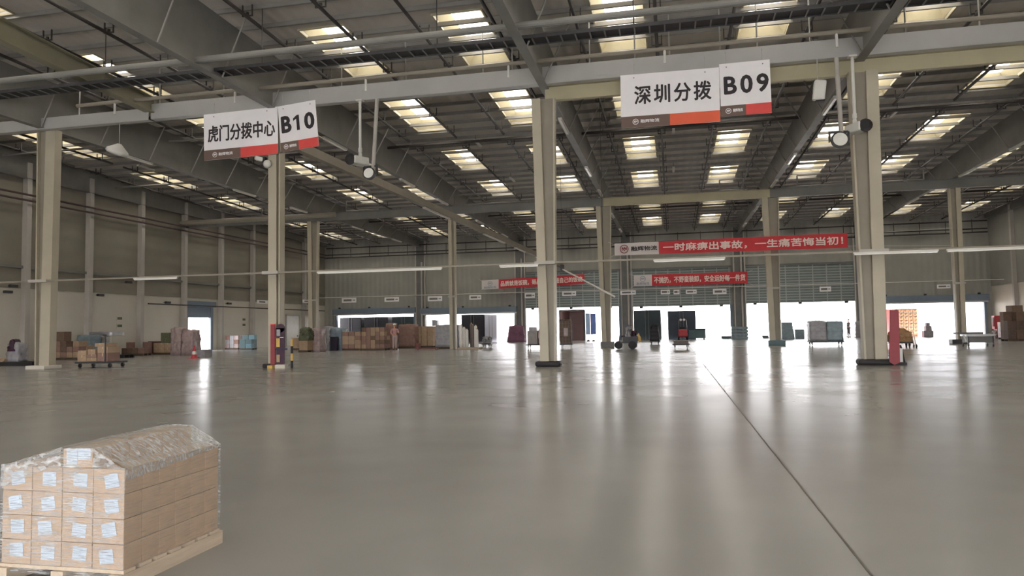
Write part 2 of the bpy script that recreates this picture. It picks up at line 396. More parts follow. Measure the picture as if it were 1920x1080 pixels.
# left side door with half-raised shutter
d = thing('door_7', 'bright side doorway with blue grey shutter in the left wall', None, (XL, 56.95, 0), 0, None, 'structure')
MB().box(-.1, -1.9, dz, .12, 1.9, 3.9).build('shutter', M_bluegrey, d, .02)
for s in (-1, 1): MB().box(-.05, s*1.75-.18, 0, .16, s*1.75+.18, 3.9).build('door_jamb', M_bluegrey, d)
MB().box(-.3, -2.1, 3.9, .35, 2.1, 4.4).build('roller_housing', M_bluegrey, d, .04)
d = thing('door_8', 'closed pale personnel door at far end of left wall', None, (XL, 73.3, 0), 0, None, 'structure')
MB().box(0, -1.3, 0, .07, 1.3, 3.3).build('door_leaf', M_white, d)
mb = MB().box(0, -1.45, 0, .1, -1.3, 3.45).box(0, 1.3, 0, .1, 1.45, 3.45).box(0, -1.45, 3.3, .1, 1.45, 3.45); mb.build('door_frame', M_pil, d)
MB().box(.07, .9, 1.0, .13, 1.05, 1.15).build('handle', M_darkst, d)
# pilasters of the left and right walls, columns of the dock wall
for k in range(11):
    y = 28.6+5.22*(k-1)
    if y > 80: continue
    o = MB().box(XL, -.18, 0, XL+.42, .18, 12.9-.0).build('wall_pilaster', M_pil, None, .01, loc=(0, y, 0))
    tag(o, 'pale steel pilaster on the left wall, %s of the row from the far corner' % ORD[9-k if 9-k >= 0 else 0] , 'pilaster', 'pilasters on the left wall', 'structure')
for k in range(4):
    y = 44.2+10.44*k
    tag(MB().box(XR-.35, -.18, 0, XR, .18, 12.3).build('wall_pilaster', M_pil, None, .01, loc=(0, y, 0)), 'pale steel pilaster on the right wall', 'pilaster', 'pilasters on the right wall', 'structure')
for g in GX[1:-1]:
    r = thing('wall_column', 'grey column between loading doors, %s column of the dock wall from left' % ORD[GX.index(g)-1], 'column', (g, YF-.35, 0), 0, 'columns of the dock wall', 'structure')
    MB().box(-.62, -.02, 0, -.5, .33, 12).box(.5, -.02, 0, .62, .33, 12).build('column_flange', M_pil, r)
    MB().box(-.5, .1, 0, .5, .33, 12).build('column_web', M_steel, r)
    MB().tube((.2, -.05, 0), (.2, -.05, 9.5), .1).build('downpipe', M_pil, r)
# pipes along walls
for z, yy, m in ((10.72, .3, M_redpipe), (10.35, .3, M_redpipe)):
    tag(MB().tube((XL+.62, 4, z), (XL+.62, 80.5, z), .07).build('wall_pipe', m), 'dark red brown pipe along the left wall, %s of the pair' % ('upper' if z > 10.5 else 'lower'), 'pipe', 'pipes along the left wall')
tag(MB().box(XL+.04, 6, 5.95, XL+.2, 80.8, 6.12).build('trim_3', M_rafter), 'dark girt line on the left wall cladding', None, None, 'structure')
tag(MB().tube((XL+.5, 50, 3.98), (XL+.5, 80, 3.98), .05).build('conduit', M_darkpipe), 'thin dark conduit above the bright side doorway', 'pipe')
for z in (10.4, 10.75, 11.55):
    r = thing('wall_pipe', 'dark pipe along the top of dock wall, %s of three' % {10.4: 'lowest', 10.75: 'middle', 11.55: 'highest'}[z], 'pipe', (0, YF-.5, z), 0, 'pipes along the dock wall')
    MB().tube((XL+.5, 0, 0), (XR-.3, 0, 0), .07).build('pipe_run', M_darkpipe, r)
    if z == 10.75:
        for k in range(30): MB().box(-40+2.4*k, -.03, -.35, -39.94+2.4*k, .03, .95).build('hanger', M_darkpipe, r)
r = thing('conduit', 'thin pale conduit crossing in front of the loading doors', 'pipe', (0, YF-3, 5.47))
MB().tube((XL+.05, 0, 0), (XR-.05, 0, 0), .035).build('pipe_run', M_white, r)
for g in GX[1:-1]: MB().box(g-.03, 0, -.03, g+.03, 2.7, .03).build('bracket_arm', M_steel, r)

# ---------------------------------------------------------------- steel frame overhead
y = 15.2; k = 0; pz = None
while y < 80.5:
    if pz is None:
        pz = MB().box(XL+.1, -.03, -.17, XR-.1, .03, -.0).box(XL+.1, -.03, -.17, XR-.1, .08, -.15).build('roof_purlin', M_purlin)
        o = pz
    else:
        o = pz.copy(); COL.objects.link(o)
    o.location = (0, y, zr(y)-.005)
    tag(o, 'grey roof purlin under the deck', 'purlin', 'roof purlins', 'structure'); y += 1.535
for g in GX[1:-1]+[XL+.3, XR-.3]:
    edge = g in (XL+.3, XR-.3)
    r = thing('roof_rafter', 'deep grey roof girder running to the dock wall' if not edge else 'grey end girder along the side wall', 'girder', (g, 0, 0), 0, 'roof girders', 'structure')
    y0, y1 = 8, YF-.1; zb = 11.4 if not edge else 11.9
    MB().hexa(((-.02,y0,zb),(.02,y0,zb),(.02,y1,zb-.1),(-.02,y1,zb-.1)), ((-.02,y0,zr(y0)-.25),(.02,y0,zr(y0)-.25),(.02,y1,zr(y1)-.25),(-.02,y1,zr(y1)-.25))).build('web', M_rafter, r)
    MB().hexa(((-.17,y0,zb-.03),(.17,y0,zb-.03),(.17,y1,zb-.13),(-.17,y1,zb-.13)), ((-.17,y0,zb),(.17,y0,zb),(.17,y1,zb-.1),(-.17,y1,zb-.1))).build('bottom_flange', M_rafter, r)
    if not edge:
        for j in range(1, 20):
            yy = 10+j*3.6
            if yy > 79: break
            for s in (-1, 1): MB().tube((s*.15, yy, zb), (s*1.25, yy, zr(yy)-.24), .035, n=5).build('fly_brace', M_purlin, r)
# girder ending on the near beam (left)
r = thing('roof_girder', 'broad cream girder coming down to the near beam at left', 'girder', (-23.0, 0, 0), 0, None, 'structure')
MB().hexa(((-.2,12,12.4),(.2,12,12.4),(.2,28.4,11.62),(-.2,28.4,11.62)), ((-.2,12,12.45),(.2,12,12.45),(.2,28.4,11.67),(-.2,28.4,11.67))).build('bottom_flange', M_girdc, r)
MB().hexa(((-.03,12,12.45),(.03,12,12.45),(.03,28.4,11.67),(-.03,28.4,11.67)), ((-.03,12,13.3),(.03,12,13.3),(.03,28.4,12.3),(-.03,28.4,12.3))).build('web', M_girdc, r)
MB().hexa(((-.2,12,13.3),(.2,12,13.3),(.2,28.4,12.3),(-.2,28.4,12.3)), ((-.2,12,13.34),(.2,12,13.34),(.2,28.4,12.34),(-.2,28.4,12.34))).build('top_flange', M_girdc, r)
# galvanised channels over the near column row
for name, a, b, z0, z1, yy, lab in (('near_beam', -23.0, XR-.1, 11.37, 12.03, 28.25, 'long silver channel over the near columns, carrying the hanging signs'), ('near_beam', XL+.1, -23.0, 11.3, 11.8, 28.1, 'short silver channel over the leftmost near column')):
    r = thing(name, lab, 'beam', (0, yy, 0), 0, None, 'structure')
    MB().box(a, -.01, z0, b, .01, z1).build('channel_web', M_silver, r)
    MB().box(a, 0, z0-.02, b, .32, z0).build('channel_flange', M_silver, r)
    MB().box(a, 0, z1, b, .32, z1+.02).build('channel_flange', M_silver, r)
r = thing('jack_beam', 'cream beam behind the silver channel over the near columns', 'beam', (0, 28.95, 0), 0, None, 'structure')
MB().box(-4.86, -.12, 10.84, XR-.1, .12, 10.87).box(-4.86, -.12, 11.42, XR-.1, .12, 11.45).build('beam_flange', M_olive, r)
MB().box(-4.86, -.02, 10.87, XR-.1, .02, 11.42).build('beam_web', M_olive, r)
for a, b, m, lab in ((XL+.1, GX[3], M_rafter, 'long grey beam over the second column row, left of the long banner'), (GX[3], GX[4], M_olive, 'cream beam over the second column row above the long banner'), (GX[4], XR-.1, M_rafter, 'grey beam over the second column row at right')):
    r = thing('jack_beam', lab, 'beam', (0, YB, 0), 0, None, 'structure')
    MB().box(a, -.13, 10.66, b, .13, 10.69).box(a, -.13, 11.27, b, .13, 11.3).build('beam_flange', m, r)
    MB().box(a, -.02, 10.69, b, .02, 11.27).build('beam_web', m, r)
tag(MB().tube((XL+.45, 53.9, 10.95), (-26.5, 53.9, 11.0), .2, n=14).build('air_duct', M_colw), 'round cream duct reaching from the left wall at the second column row', 'duct')
# hangers on the near channel
for u in (150, 300, 420, 640, 760, 905, 960, 1105, 1190, 1255, 1350, 1420, 1520, 1700, 1840):
    p = atY(u, 100, 28.4)
    tag(MB().tube((p.x, 28.42, 12.05 if p.x > -23 else 11.82), (p.x, 28.42, zr(28.4)-.1), .03, n=6).build('hanger_rod', M_silver), 'thin pale rod hanging the near channel from the roof', 'rod', 'hanger rods over the near channel')
# ladder tray, round pipes crossing
r = thing('cable_tray', 'dark ladder cable tray crossing under the roof', 'cable tray', (0, 24.4, 11.55))
MB().box(XL+.2, -.34, 0, XR-.2, -.3, .12).box(XL+.2, .3, 0, XR-.2, .34, .12).build('tray_rail', M_darkst, r)
rung = None
for k in range(84):
    if rung is None: rung = MB().box(0, -.3, 0, .05, .3, .03).build('rung', M_steel, r); g_ = rung
    else: g_ = rung.copy(); COL.objects.link(g_); g_.parent = r
    g_.location = (-27+.5*k, 0, .0)
MB().box(XL+.2, -.29, .04, XR-.2, .29, .11).build('cable_bundle', M_black, r)
for k in range(10): MB().tube((-36+7*k, 0, .1), (-36+7*k, 0, zr(24.4)-11.6), .02, n=5).build('hanger_rod', M_darkpipe, r)
tag(MB().tube((XL+.2, 23.0, 11.62), (XR-.2, 23.0, 11.5), .12, n=12).build('roof_pipe', M_rafter), 'thick grey pipe crossing beside the ladder tray', 'pipe')
pz1 = atY(820, 133, 27.2)
r = thing('roof_pipe', 'pale pipe lit by skylights just above the silver channel', 'pipe', (0, 27.2, pz1.z))
MB().tube((-26, 0, 0), (XR-.2, 0, 0), .08, n=12).build('pipe_run', M_colw, r)
for k in range(9):
    MB().tube((-24+6.0*k, 0, 0), (-24+6.0*k, 0, -.55), .05).build('drop', M_white, r)
tag(MB().tube((-24, 41.4, 12.78), (XR-.3, 41.4, 12.78), .085, n=10).build('sprinkler_main', M_darkpipe), 'dark sprinkler main crossing the roof beyond the near columns', 'pipe')
tag(MB().tube((-36, 66, 12.2), (XR-.3, 66, 12.2), .07, n=10).build('sprinkler_main', M_darkpipe), 'dark sprinkler main crossing the roof beyond the second column row', 'pipe')
for k, y in enumerate((33.5, 37.0, 46.5)):
    tag(MB().tube((XL+.4, y, zr(y)-.8), (-17, y, zr(y)-.8), .07, n=8).build('branch_pipe', M_purlin), 'grey pipe reaching in from the left wall, %s from the camera' % ORD[k], 'pipe')
# sprinkler branch lines along the slope, with upright heads
np_ = 0; head = None
for g in GX[:-1]:
    for dx in (1.55, 4.55, 7.45, 10.45):
        x = g+dx; np_ += 1
        r = thing('sprinkler_pipe', 'dark sprinkler line along the roof slope, %s line from the left wall' % (str(np_)+('th' if np_ > 3 else ['', 'st', 'nd', 'rd'][np_])), 'pipe', (x, 0, 0), 0, 'sprinkler lines under the roof')
        mb = MB(); mb.tube((0, 16, zr(16)-.75), (0, 41, zr(41)-.62), .07, n=7).tube((0, 42, zr(42)-.62), (0, 79.5, zr(79.5)-.7), .065, n=7)
        mb.build('pipe_run', M_darkpipe, r)
        for q in range(20):
            yy = 17.5+3.2*q
            if yy > 79: break
            if head is None:
                head = MB().box(-.22, -.03, -.02, .22, .03, .02).box(-.22, -.025, 0, -.18, .025, .42).box(.18, -.025, 0, .22, .025, .42).box(-.05, -.03, 0, .05, .03, .14).build('sprinkler_head', M_darkpipe, r); h = head
            else:
                h = head.copy(); COL.objects.link(h); h.parent = r
            h.location = (0, yy, zr(yy)-.66)
# pipe loops beside the second column row
for k, (u0, u1) in enumerate(((1498, 1590), (1640, 1740), (1350, 1395), (640, 700), (845, 1010), (480, 500))):
    a, b = atY(u0, 320, YB-1).x, atY(u1, 320, YB-1).x
    tag(MB().path([(a, YB-.1, 11.37), (a, YB-.1, 12.15), (b, YB-.1, 12.15), (b, YB-.1, 11.37), (a, YB-.1, 11.37)], .045, 6).build('pipe_loop', M_purlin), 'rectangular pipe loop by the second column row, %s of six across' % {0:'fifth',1:'sixth',2:'fourth',3:'second',4:'third',5:'first'}[k], 'pipe', 'pipe loops over the second column row')
# battens: long lighting trunk across near columns
tag(MB().box(XL+.6, 28.06, 4.07, XR-.2, 28.12, 4.14).build('lighting_trunk', M_colw), 'thin pale lighting trunk crossing the hall at the near columns', 'trunking')
for k, (u0, u1, v) in enumerate(((250, 332, 518), (594, 828, 507), (936, 1010, 496), (1225, 1360, 486), (1600, 1760, 468), (1775, 1990, 460))):
    a, b = atY(u0, v, 28), atY(u1, v, 28)
    r = thing('batten_lamp', 'white batten lamp on the low trunk, %s from the left' % ORD[k], 'lamp', (a.x, 28.06, 4.015), 0, 'batten lamps on the low trunk')
    MB().box(0, -.06, 0, b.x-a.x, .05, .06).build('housing', M_white, r); MB().box(.03, -.045, -.04, b.x-a.x-.03, .035, 0).build('tube', M_glassl, r)
# slanting trunk with lamps seen beyond the left sign
A, B = Vector((-16.45, 28.83, 9.77)), Vector((-12.15, 80.95, 8.33))
r = thing('lighting_trunk', 'long cream trunk running back from the second near column to the dock wall', 'trunking', A)
D = B-A; n_ = Vector((0, 0, 1)); sd = D.cross(n_).normalized()
def trunk(p, q, w, z0, z1):
    p, q = Vector(p), Vector(q)
    return MB().hexa((p-sd*w+n_*z0, p+sd*w+n_*z0, q+sd*w+n_*z0, q-sd*w+n_*z0), (p-sd*w+n_*z1, p+sd*w+n_*z1, q+sd*w+n_*z1, q-sd*w+n_*z1))
trunk((0,0,0), D, .16, 0, .42).build('trunk_body', M_colw, r)
for a, b in ((.28,.36),(.5,.6),(.66,.72),(.8,.9)): trunk(D*a, D*b, .1, -.1, -.01).build('batten', M_white, r)
p, q = atY(1055, 505, 50), atY(1152, 556, 36)
r = thing('tube_lamp', 'slanting white tube lamp hanging right of the third near column', 'lamp', p)
MB().tube((0,0,0), q-p, .05).build('tube', M_white, r)
MB().box(-.15, -.1, -.1, .1, .1, .3).build('end_box', M_darkst, r)
for q_ in (Vector((-.02, 0, .2)), (q-p)*.85): MB().tube(q_, (q_.x, q_.y, zr(p.y+q_.y)-p.z-.02), .012, n=5).build('hanger_wire', M_darkpipe, r)
# battens under the girders
nb = 0
for g in GX[1:-1]:
    for y0 in (33, 43.5, 51, 62, 72):
        nb += 1
        r = thing('batten_lamp', 'white batten lamp under a roof girder', 'lamp', (g, y0, 11.4-.1*(y0-8)/73-.03-.09), 0, 'batten lamps under the roof girders')
        MB().box(-.09, 0, 0, .09, 2.6, .09).build('housing', M_white, r); MB().box(-.06, .05, -.05, .06, 2.55, 0).build('tube', M_glassl, r)
for i, x in enumerate(SKX):
    for y0 in (31.8, 42.5, 52.5, 61.5, 71):
        if (i+int(y0)) % 2: continue
        r = thing('batten_lamp', 'short white batten lamp between skylights', 'lamp', (x+2.15, y0, zr(y0)-.45), 0, 'batten lamps between the skylights')
        MB().box(-.08, 0, 0, .08, 1.6, .09).build('housing', M_white, r); MB().tube((0, .3, .09), (0, .3, .45), .015, n=5).build('hanger', M_darkpipe, r)

# ---------------------------------------------------------------- columns
def column(name, label, gx, gy, top, wt, wb, plate, side, base, group):
    """tapered column: a flat boxed plate on one side (side -1 left, 1 right), a recessed web, a thin far flange"""
    r = thing(name, label, 'column', (gx, gy, 0), 0, group)
    s = side
    xo_t, xo_b = s*wt/2, s*wb/2                   # outer edge of the plate at top and bottom
    def slab(xa_b, xb_b, xa_t, xb_t, y0, y1):
        lo, hi = sorted((xa_b, xb_b)); l2, h2 = sorted((xa_t, xb_t))
        return MB().hexa(((lo,y0,0),(hi,y0,0),(hi,y1,0),(lo,y1,0)), ((l2,y0,top),(h2,y0,top),(h2,y1,top),(l2,y1,top)))
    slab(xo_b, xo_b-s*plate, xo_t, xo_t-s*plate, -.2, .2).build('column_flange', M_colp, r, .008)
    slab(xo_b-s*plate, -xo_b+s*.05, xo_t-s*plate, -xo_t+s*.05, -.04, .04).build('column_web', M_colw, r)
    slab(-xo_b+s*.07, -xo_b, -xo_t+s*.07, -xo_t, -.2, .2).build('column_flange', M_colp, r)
    z = 4.05
    MB().box(-wb/2-.1, -.55 if gy == YA else -.23, z, wb/2+.1, -.2, z+.13).build('clamp_band', M_pil, r)
    if base == 'white': MB().box(-.55, -.55, 0, .5, .45, .17).build('plinth', M_offw, r, .02)
    if base == 'black': MB().box(-wb/2-.2, -.32, 0, wb/2+.2, .32, .22).build('bumper', M_black, r, .08)
    if base == 'blackleft': MB().box(-wb/2-.22, -.32, 0, wb/2-.05, .32, .2).build('bumper', M_black, r, .06)
    if base == 'grey': MB().box(-wb/2-.12, -.35, 0, wb/2+.25, .35, .42).build('plinth', M_steel, r, .03)
    if base == 'teal': MB().box(-wb/2-.1, -.35, 0, wb/2+.3, .35, .38).build('plinth', M_tealbox, r, .03)
    if base == 'dark': MB().box(-wb/2-.4, -.35, 0, wb/2+.1, .35, .3).build('bumper', M_darkst, r, .03)
    return r
column('steel_column', 'tapered cream steel column on a white plinth, leftmost of the near row', GX[1], YA, 11.32, 1.05, .8, .55, 1, 'white', 'near row of columns')
column('steel_column', 'slim cream steel column behind the B10 sign, beside the red board and poster stand', GX[2], YA, 11.34, .6, .55, .4, -1, 'blackleft', 'near row of columns')
column('steel_column', 'tapered cream steel column with black bumper in the middle of the hall', GX[3], YA, 10.83, .95, .62, .36, -1, 'black', 'near row of columns')
column('steel_column', 'tapered cream steel column right of the B09 sign, red board at its foot', GX[4], YA, 10.83, 1.0, .78, .42, 1, 'black', 'near row of columns')
for k, (lab, wt, wb, s, base) in enumerate((('cream column of the second row, leftmost, by the green mesh pile', .95, .65, -1, None), ('slim cream column of the second row behind the wrapped pallets, second from left', .55, .5, -1, None),
        ('tapered column of the second row with a grey plinth, left end of the long red banner', 1.15, .64, -1, 'grey'), ('tapered column of the second row with a teal foot, behind the long red banner', 1.15, .72, -1, 'teal'), ('slim column of the second row with dark bumper, nearest the right wall', .7, .55, 1, 'dark'))):
    column('steel_column', lab, GX[1+k], YB, 10.65, wt, wb, wb*.55, s, base, 'second row of columns')

# ---------------------------------------------------------------- hanging signs
def plate_from(c, Y):
    P = [atY(u, v, Y) for u, v in c]               # TL TR BR BL
    w = ((P[1]-P[0]).length+(P[2]-P[3]).length)/2; h = ((P[0]-P[3]).length+(P[1]-P[2]).length)/2
    m = (P[0]+P[1]+P[2]+P[3])/4; d = (P[1]-P[0])+(P[2]-P[3]); return m, w, h, math.atan2(d.z, d.x)
def logo(parent, x, z, r, y, m, ang=0):
    mb = MB(); n = 28
    for k in range(n):
        t0, t1 = 2*math.pi*k/n, 2*math.pi*(k+1)/n
        mb.quad(*[(x+q*math.cos(t), y, z+q*math.sin(t)) for q, t in ((r*.82, t0), (r, t0), (r, t1), (r*.82, t1))])
    w = r*.09
    for a, b in (((-.45,-.35),(-.45,.4)), ((-.45,.4),(.1,-.45)), ((-.05,.5),(.5,-.2)), ((.5,-.2),(.5,.45)), ((-.15,.1),(.25,.1))):
        p, q = Vector((a[0]*r, a[1]*r)), Vector((b[0]*r, b[1]*r)); d = (q-p).normalized(); nn = Vector((-d.y, d.x))*w
        mb.quad(*[(x+s.x, y, z+s.y) for s in (p-nn, q-nn, q+nn, p+nn)])
    return mb.build('logo', m, parent)
def hanging_sign(label, corners, Y, body, spc, sq, strip, cols, tw, th, tx=0, tz=.1):
    m, w, h, a = plate_from(corners, Y)
    r = thing('hanging_sign', label, 'sign', m); r.rotation_euler = (0, -a, 0)
    MB().box(-w/2, -.012, -h/2, w/2, .012, h/2).build('board', M_board, r)
    zs = -h/2+strip*h; xm = -w/2+w*sq
    MB().box(-w/2, -.016, -h/2, xm, -.0125, zs).build('strip', cols[0], r)
    MB().box(xm, -.016, -h/2, w/2, -.0125, zs).build('strip', cols[1], r)
    if body == 'B10':
        for ch, fx in (('B', -.33), ('0', .33)): text('lettering', ch, M_ink, r, .23*w, th*h, (fx*w*.93, -.02, tz*h), 0, .04)
        hh = th*h/2; sw = .034*w; zc = tz*h
        MB()._add([(-sw, -.02, zc-hh), (sw*1.3, -.02, zc-hh), (sw*1.3, -.02, zc+hh), (-sw*.4, -.02, zc+hh), (-sw*3.4, -.02, zc+hh*.62), (-sw*3.4, -.02, zc+hh*.28), (-sw, -.02, zc+hh*.52)], [(0, 1, 2, 3, 6), (3, 4, 5, 6)]).build('lettering', M_ink, r)
    else: text('lettering', body, M_ink, r, tw*w, th*h, (tx*w, -.02, tz*h), 0, .022 if len(body) > 3 else .03, space=spc)
    rr = strip*h*.26; lx = -w/2+w*sq*.3
    logo(r, lx, -h/2+strip*h*.5, rr, -.02, M_board)
    text('company_name', '融辉物流', M_board, r, w*sq*.38, strip*h*.3, (lx+rr*1.5+w*sq*.2, -.02, -h/2+strip*h*.52), 0, .02)
    for s in (-.36, .36):
        MB().box(w*s-.02, -.02, h/2-.16, w*s+.02, -.0125, h/2-.12).build('eyelet', M_steel, r)
        MB().tube((w*s, 0, h/2-.02), (w*s, 0, h/2+.5), .01, n=5).box(w*s-.02, 0, h/2+.42, w*s+.02, .055, h/2+.46).build('hanging_wire', M_silver, r)
    return r
YS = 28.19
hanging_sign('white hanging sign with four black characters and an orange strip, left of the B09 board', [(1164,141.6),(1348.3,126.5),(1350.4,228),(1164,241)], YS, '深圳分拨', 1.25, .5, .21, (M_brown, M_orange), .77, .34, .03, .1)
hanging_sign('white hanging sign reading B09 with a red strip', [(1348.6,120),(1443.4,112),(1446.8,211),(1351.8,220)], YS, 'B09', 1.3, .5, .2, (M_brown, M_red), .86, .32, .02, .08)
hanging_sign('white hanging sign with six black characters, left of the B10 board', [(383.75,213.75),(522.3,201.3),(520,287),(381.5,303)], YS, '虎门分拨中心', 1.0, .5, .215, (M_brown, M_red), .9, .34, .01, .06)
hanging_sign('crooked white hanging sign reading B10 with a red strip', [(525,199.6),(592,187),(597,274),(523.5,286)], YS, 'B10', 1.35, .48, .2, (M_brown, M_red), .86, .33, 0, .08)

# ---------------------------------------------------------------- banners
def banner(label, x0, x1, y, zl, zr_, h0, h1, body, wfrac, logo_line):
    r = thing('banner', label, 'banner', (x0, y, (zl+zr_)/2))
    L = x1-x0; c = (zl+zr_)/2; sl = (zr_-zl)/L; n = 24
    def strip(a, b, m, nm):
        mb = MB()
        for i in range(n):
            xa, xb = a+(b-a)*i/n, a+(b-a)*(i+1)/n
            def P(x, s):
                hh = h0+(h1-h0)*x/L; return (x, .05*math.sin(x*2.1)*.4, zl-c+sl*x+s*hh/2)
            mb.quad(P(xa,-1), P(xb,-1), P(xb,1), P(xa,1))
        o = mb.build(nm, m, r); so = o.modifiers.new('cloth', 'SOLIDIFY'); so.thickness = .02; return o
    xw = L*wfrac
    strip(0, xw, M_bannerw, 'banner_end'); strip(xw, L, M_banner, 'banner_cloth')
    ang = math.atan(sl); xm = (xw+L)/2
    text('lettering', body, M_blet, r, (L-xw)*.95, h1*.55, (xm-.0*L, -.06, zl-c+sl*xm), ang, .03)
    hh = h0
    if logo_line:
        logo(r, xw*.22, sl*xw*.22+zl-c, hh*.36, -.06, M_boardred)
        text('company_name', '融辉物流', M_ink, r, xw*.58, hh*.36, (xw*.67, -.06, zl-c+sl*xw*.67), ang, .03)
    else:
        logo(r, xw*.5, zl-c+hh*.14, hh*.26, -.06, M_inkl)
        text('company_name', '融辉物流', M_inkl, r, xw*.7, hh*.24, (xw*.5, -.06, zl-c-hh*.28), ang, .02)
    for xx, zz, dx in ((0, zl-c, -.5), (L, zr_-c, 6.75 if y < 60 else .6)):
        for s in (-.45, .45): MB().tube((xx, 0, zz+s*h0), (xx+dx, .4 if y < 60 else YF-y-.35, zz+s*h0*1.5), .012, n=5).build('rope', M_white, r)
    return r
banner('long red banner hung in front of the second column row, the largest of three', -4.05, 12.08, 54.0, 7.27, 7.28, .9, 1.04, '一时麻痹出事故，一生痛苦悔当初！', .2, True)
banner('red banner on the dock wall below and right of the long banner', -4.0, 7.92, 80.2, 6.52, 6.52, 1.22, 1.25, '不抛扔，不野蛮装卸，安全运好每一件货', .163, False)
banner('red banner on the dock wall half hidden by the middle near column', -21.2, -9.4, 80.0, 6.54, 6.87, 1.05, 1.07, '品质就是饭碗，砸品质就是砸自己的饭碗', .17, False)

# ---------------------------------------------------------------- small plaques over the doors
pl = [(641,668,558,568),(721,748,557,566),(802,829,555,565),(880,902,553,562),(984,1003,549,559),(1054,1080,546,555),(1163,1192,544,553),(1239,1256,543,552),(1263,1274,543,552),(1286,1306,543,551),(1337,1362,541,552),(1439,1461,539,549),(1537,1558,537,547),(1757,1782,533,541)]
for k, (u0, u1, v0, v1) in enumerate(pl):
    a, b = atY(u0, v1, YF-3.04), atY(u1, v0, YF-3.04)
    r = thing('door_plaque', 'small white hanging plaque over the loading doors, %s from the left' % (ORD[k] if k < 13 else 'last'), 'sign', (a.x, YF-3.04, a.z), 0, 'plaques over the loading doors')
    w, h = b.x-a.x, b.z-a.z
    MB().box(0, -.01, 0, w, .01, h).build('board', M_board, r)
    MB().box(.12*w, -.016, .3*h, .68*w, -.011, .7*h).build('dark_print', M_rafter, r)
    MB().box(.75*w, -.016, .38*h, .93*w, -.011, .62*h).build('dark_print', M_inkl, r)
    for s in (.1, .9): MB().tube((w*s, 0, h), (w*s, .0, max(h+.08, 5.47-a.z)), .008, n=4).build('hanging_wire', M_silver, r)
for k, (u, v) in enumerate(((497, 566), (580, 565))):
    a = atX(u, v, XL+.8)
    r = thing('wall_plaque', 'small white plaque high on the left wall, %s' % ('nearer the second near column' if k == 0 else 'at the second row column'), 'sign', (XL+.5, a.y, a.z), 0)
    MB().box(-.01, -1.0, -.18, .01, 1.0, .18).build('board', M_board, r); MB().box(.011, -.6, -.08, .016, .5, .08).build('dark_print', M_rafter, r)
    MB().box(-.12, -.05, -.05, -.01, .05, .05).build('bracket', M_darkst, r)
for k, (u, v) in enumerate(((224, 597), (224, 611), (457, 599), (457, 609))):
    a = atX(u, v, XL)
    r = thing('safety_sign', 'tiny %s safety sign on the white %s wall' % (('upper', 'lower')[k % 2], ('left', 'far left')[k//2]), 'sign', (XL+.005, a.y, a.z))
    MB().box(0, -.32, -.2, .02, .32, .2).build('board', M_offw, r); MB().box(.02, -.24, -.1, .025, .24, .1).build('print', M_dgreen, r)

# ---------------------------------------------------------------- cameras and floodlights on the near channel
def flood(label, u, vt, vb, rad):
    p, q = atY(u[0], vt, 28.3), atY(u[1], vb, 28.0)
    r = thing('flood_lamp', label, 'lamp', (q.x, 28.0, q.z))
    MB().tube((p.x-q.x, .25, 11.34-q.z), (.1, .2, rad*.7), .085, n=10).build('pole', M_pil, r)
    R = Matrix.Rotation(math.radians(82), 4, 'X') @ Matrix.Identity(4)
    MB().lathe([(rad*.55, -.28), (rad*.95, -.12), (rad, 0), (rad, .04), (rad*.86, .05)], R, 20).build('housing', M_darkst, r)
    MB().lathe([(rad*.8, .045), (rad*.8, .06), (rad*.3, .075)], R, 20).build('lens', M_glassl, r)
    MB().box(-rad*1.1, .05, -.03, -rad*.98, .25, .3).box(rad*.98, .05, -.03, rad*1.1, .25, .3).box(-rad*1.1, .15, .3, rad*1.1, .25, .36).build('yoke', M_darkst, r)
flood('round floodlight with white face on a pole left of the middle near column', (708, 692), 200, 325, .27)
flood('round floodlight with frosted face on a pole at the right near column', (1568, 1575), 120, 262, .31)
def cctv(label, u, vt, vb, flip):
    p, q = atY(u, vt, 28.2), atY(u+2, vb, 28.0)
    r = thing('security_camera', label, 'camera', (p.x, 28.2, q.z))
    H = 11.34-q.z
    MB().tube((0, 0, .12), (0, 0, H), .06, n=10).build('pole', M_white, r)
    MB().tube((0, 0, .32), (0, 0, .5), .085, n=10).tube((0, 0, .12), (0, 0, .26), .08, n=10).build('joint_sleeve', M_white, r)
    MB().box(-.14, -.14, H-.06, .14, .14, H).build('ceiling_plate', M_white, r)
    s = flip
    MB().box(-.24, -.45, -.24, .24, .3, .1).build('camera_body', M_white, r, .05).rotation_euler = (0, 0, s*.5)
    MB().lathe([(.22, .0), (.24, .05), (.12, .09)], Matrix.Translation((s*.24, -.42, -.07)) @ Matrix.Rotation(math.radians(90), 4, 'X'), 16).build('lens_hood', M_black, r)
    MB().box(-.03, -.03, .02, .03, .03, .14).build('neck', M_white, r)
cctv('white pole camera with black face at the right near column', 1598, 115, 236, 1)
cctv('white pole camera with black face beside the left floodlight', 675, 195, 297, -1)
p = atY(1537, 168, 28.0)
r = thing('wireless_unit', 'white rounded antenna box hanging right of the B09 sign', 'antenna', (p.x, 28.0, p.z))
MB().box(-.22, -.16, -.4, .2, .16, .34).build('case', M_white, r, .07).rotation_euler = (.1, .12, 0)
MB().tube((-.02, .15, .3), (.0, .25, 11.36-p.z), .02, n=6).build('hanging_rod', M_silver, r); MB().box(-.16, -.1, -.46, .14, .1, -.4).build('base_cap', M_black, r)
p = atY(213, 279, 27.9)
r = thing('dome_lamp', 'white hanging bowl lamp between the leftmost near columns', 'lamp', (p.x, 28.15, p.z))
MB().lathe([(.08, .3), (.2, .2), (.46, .0), (.5, -.12), (.4, -.2), (.1, -.24)], Matrix.Rotation(.35, 4, 'Y'), 20).build('shade', M_white, r, smooth=True)
MB().tube((0, .1, .25), (0, .1, 11.3-p.z), .02, n=6).build('hanging_rod', M_silver, r)
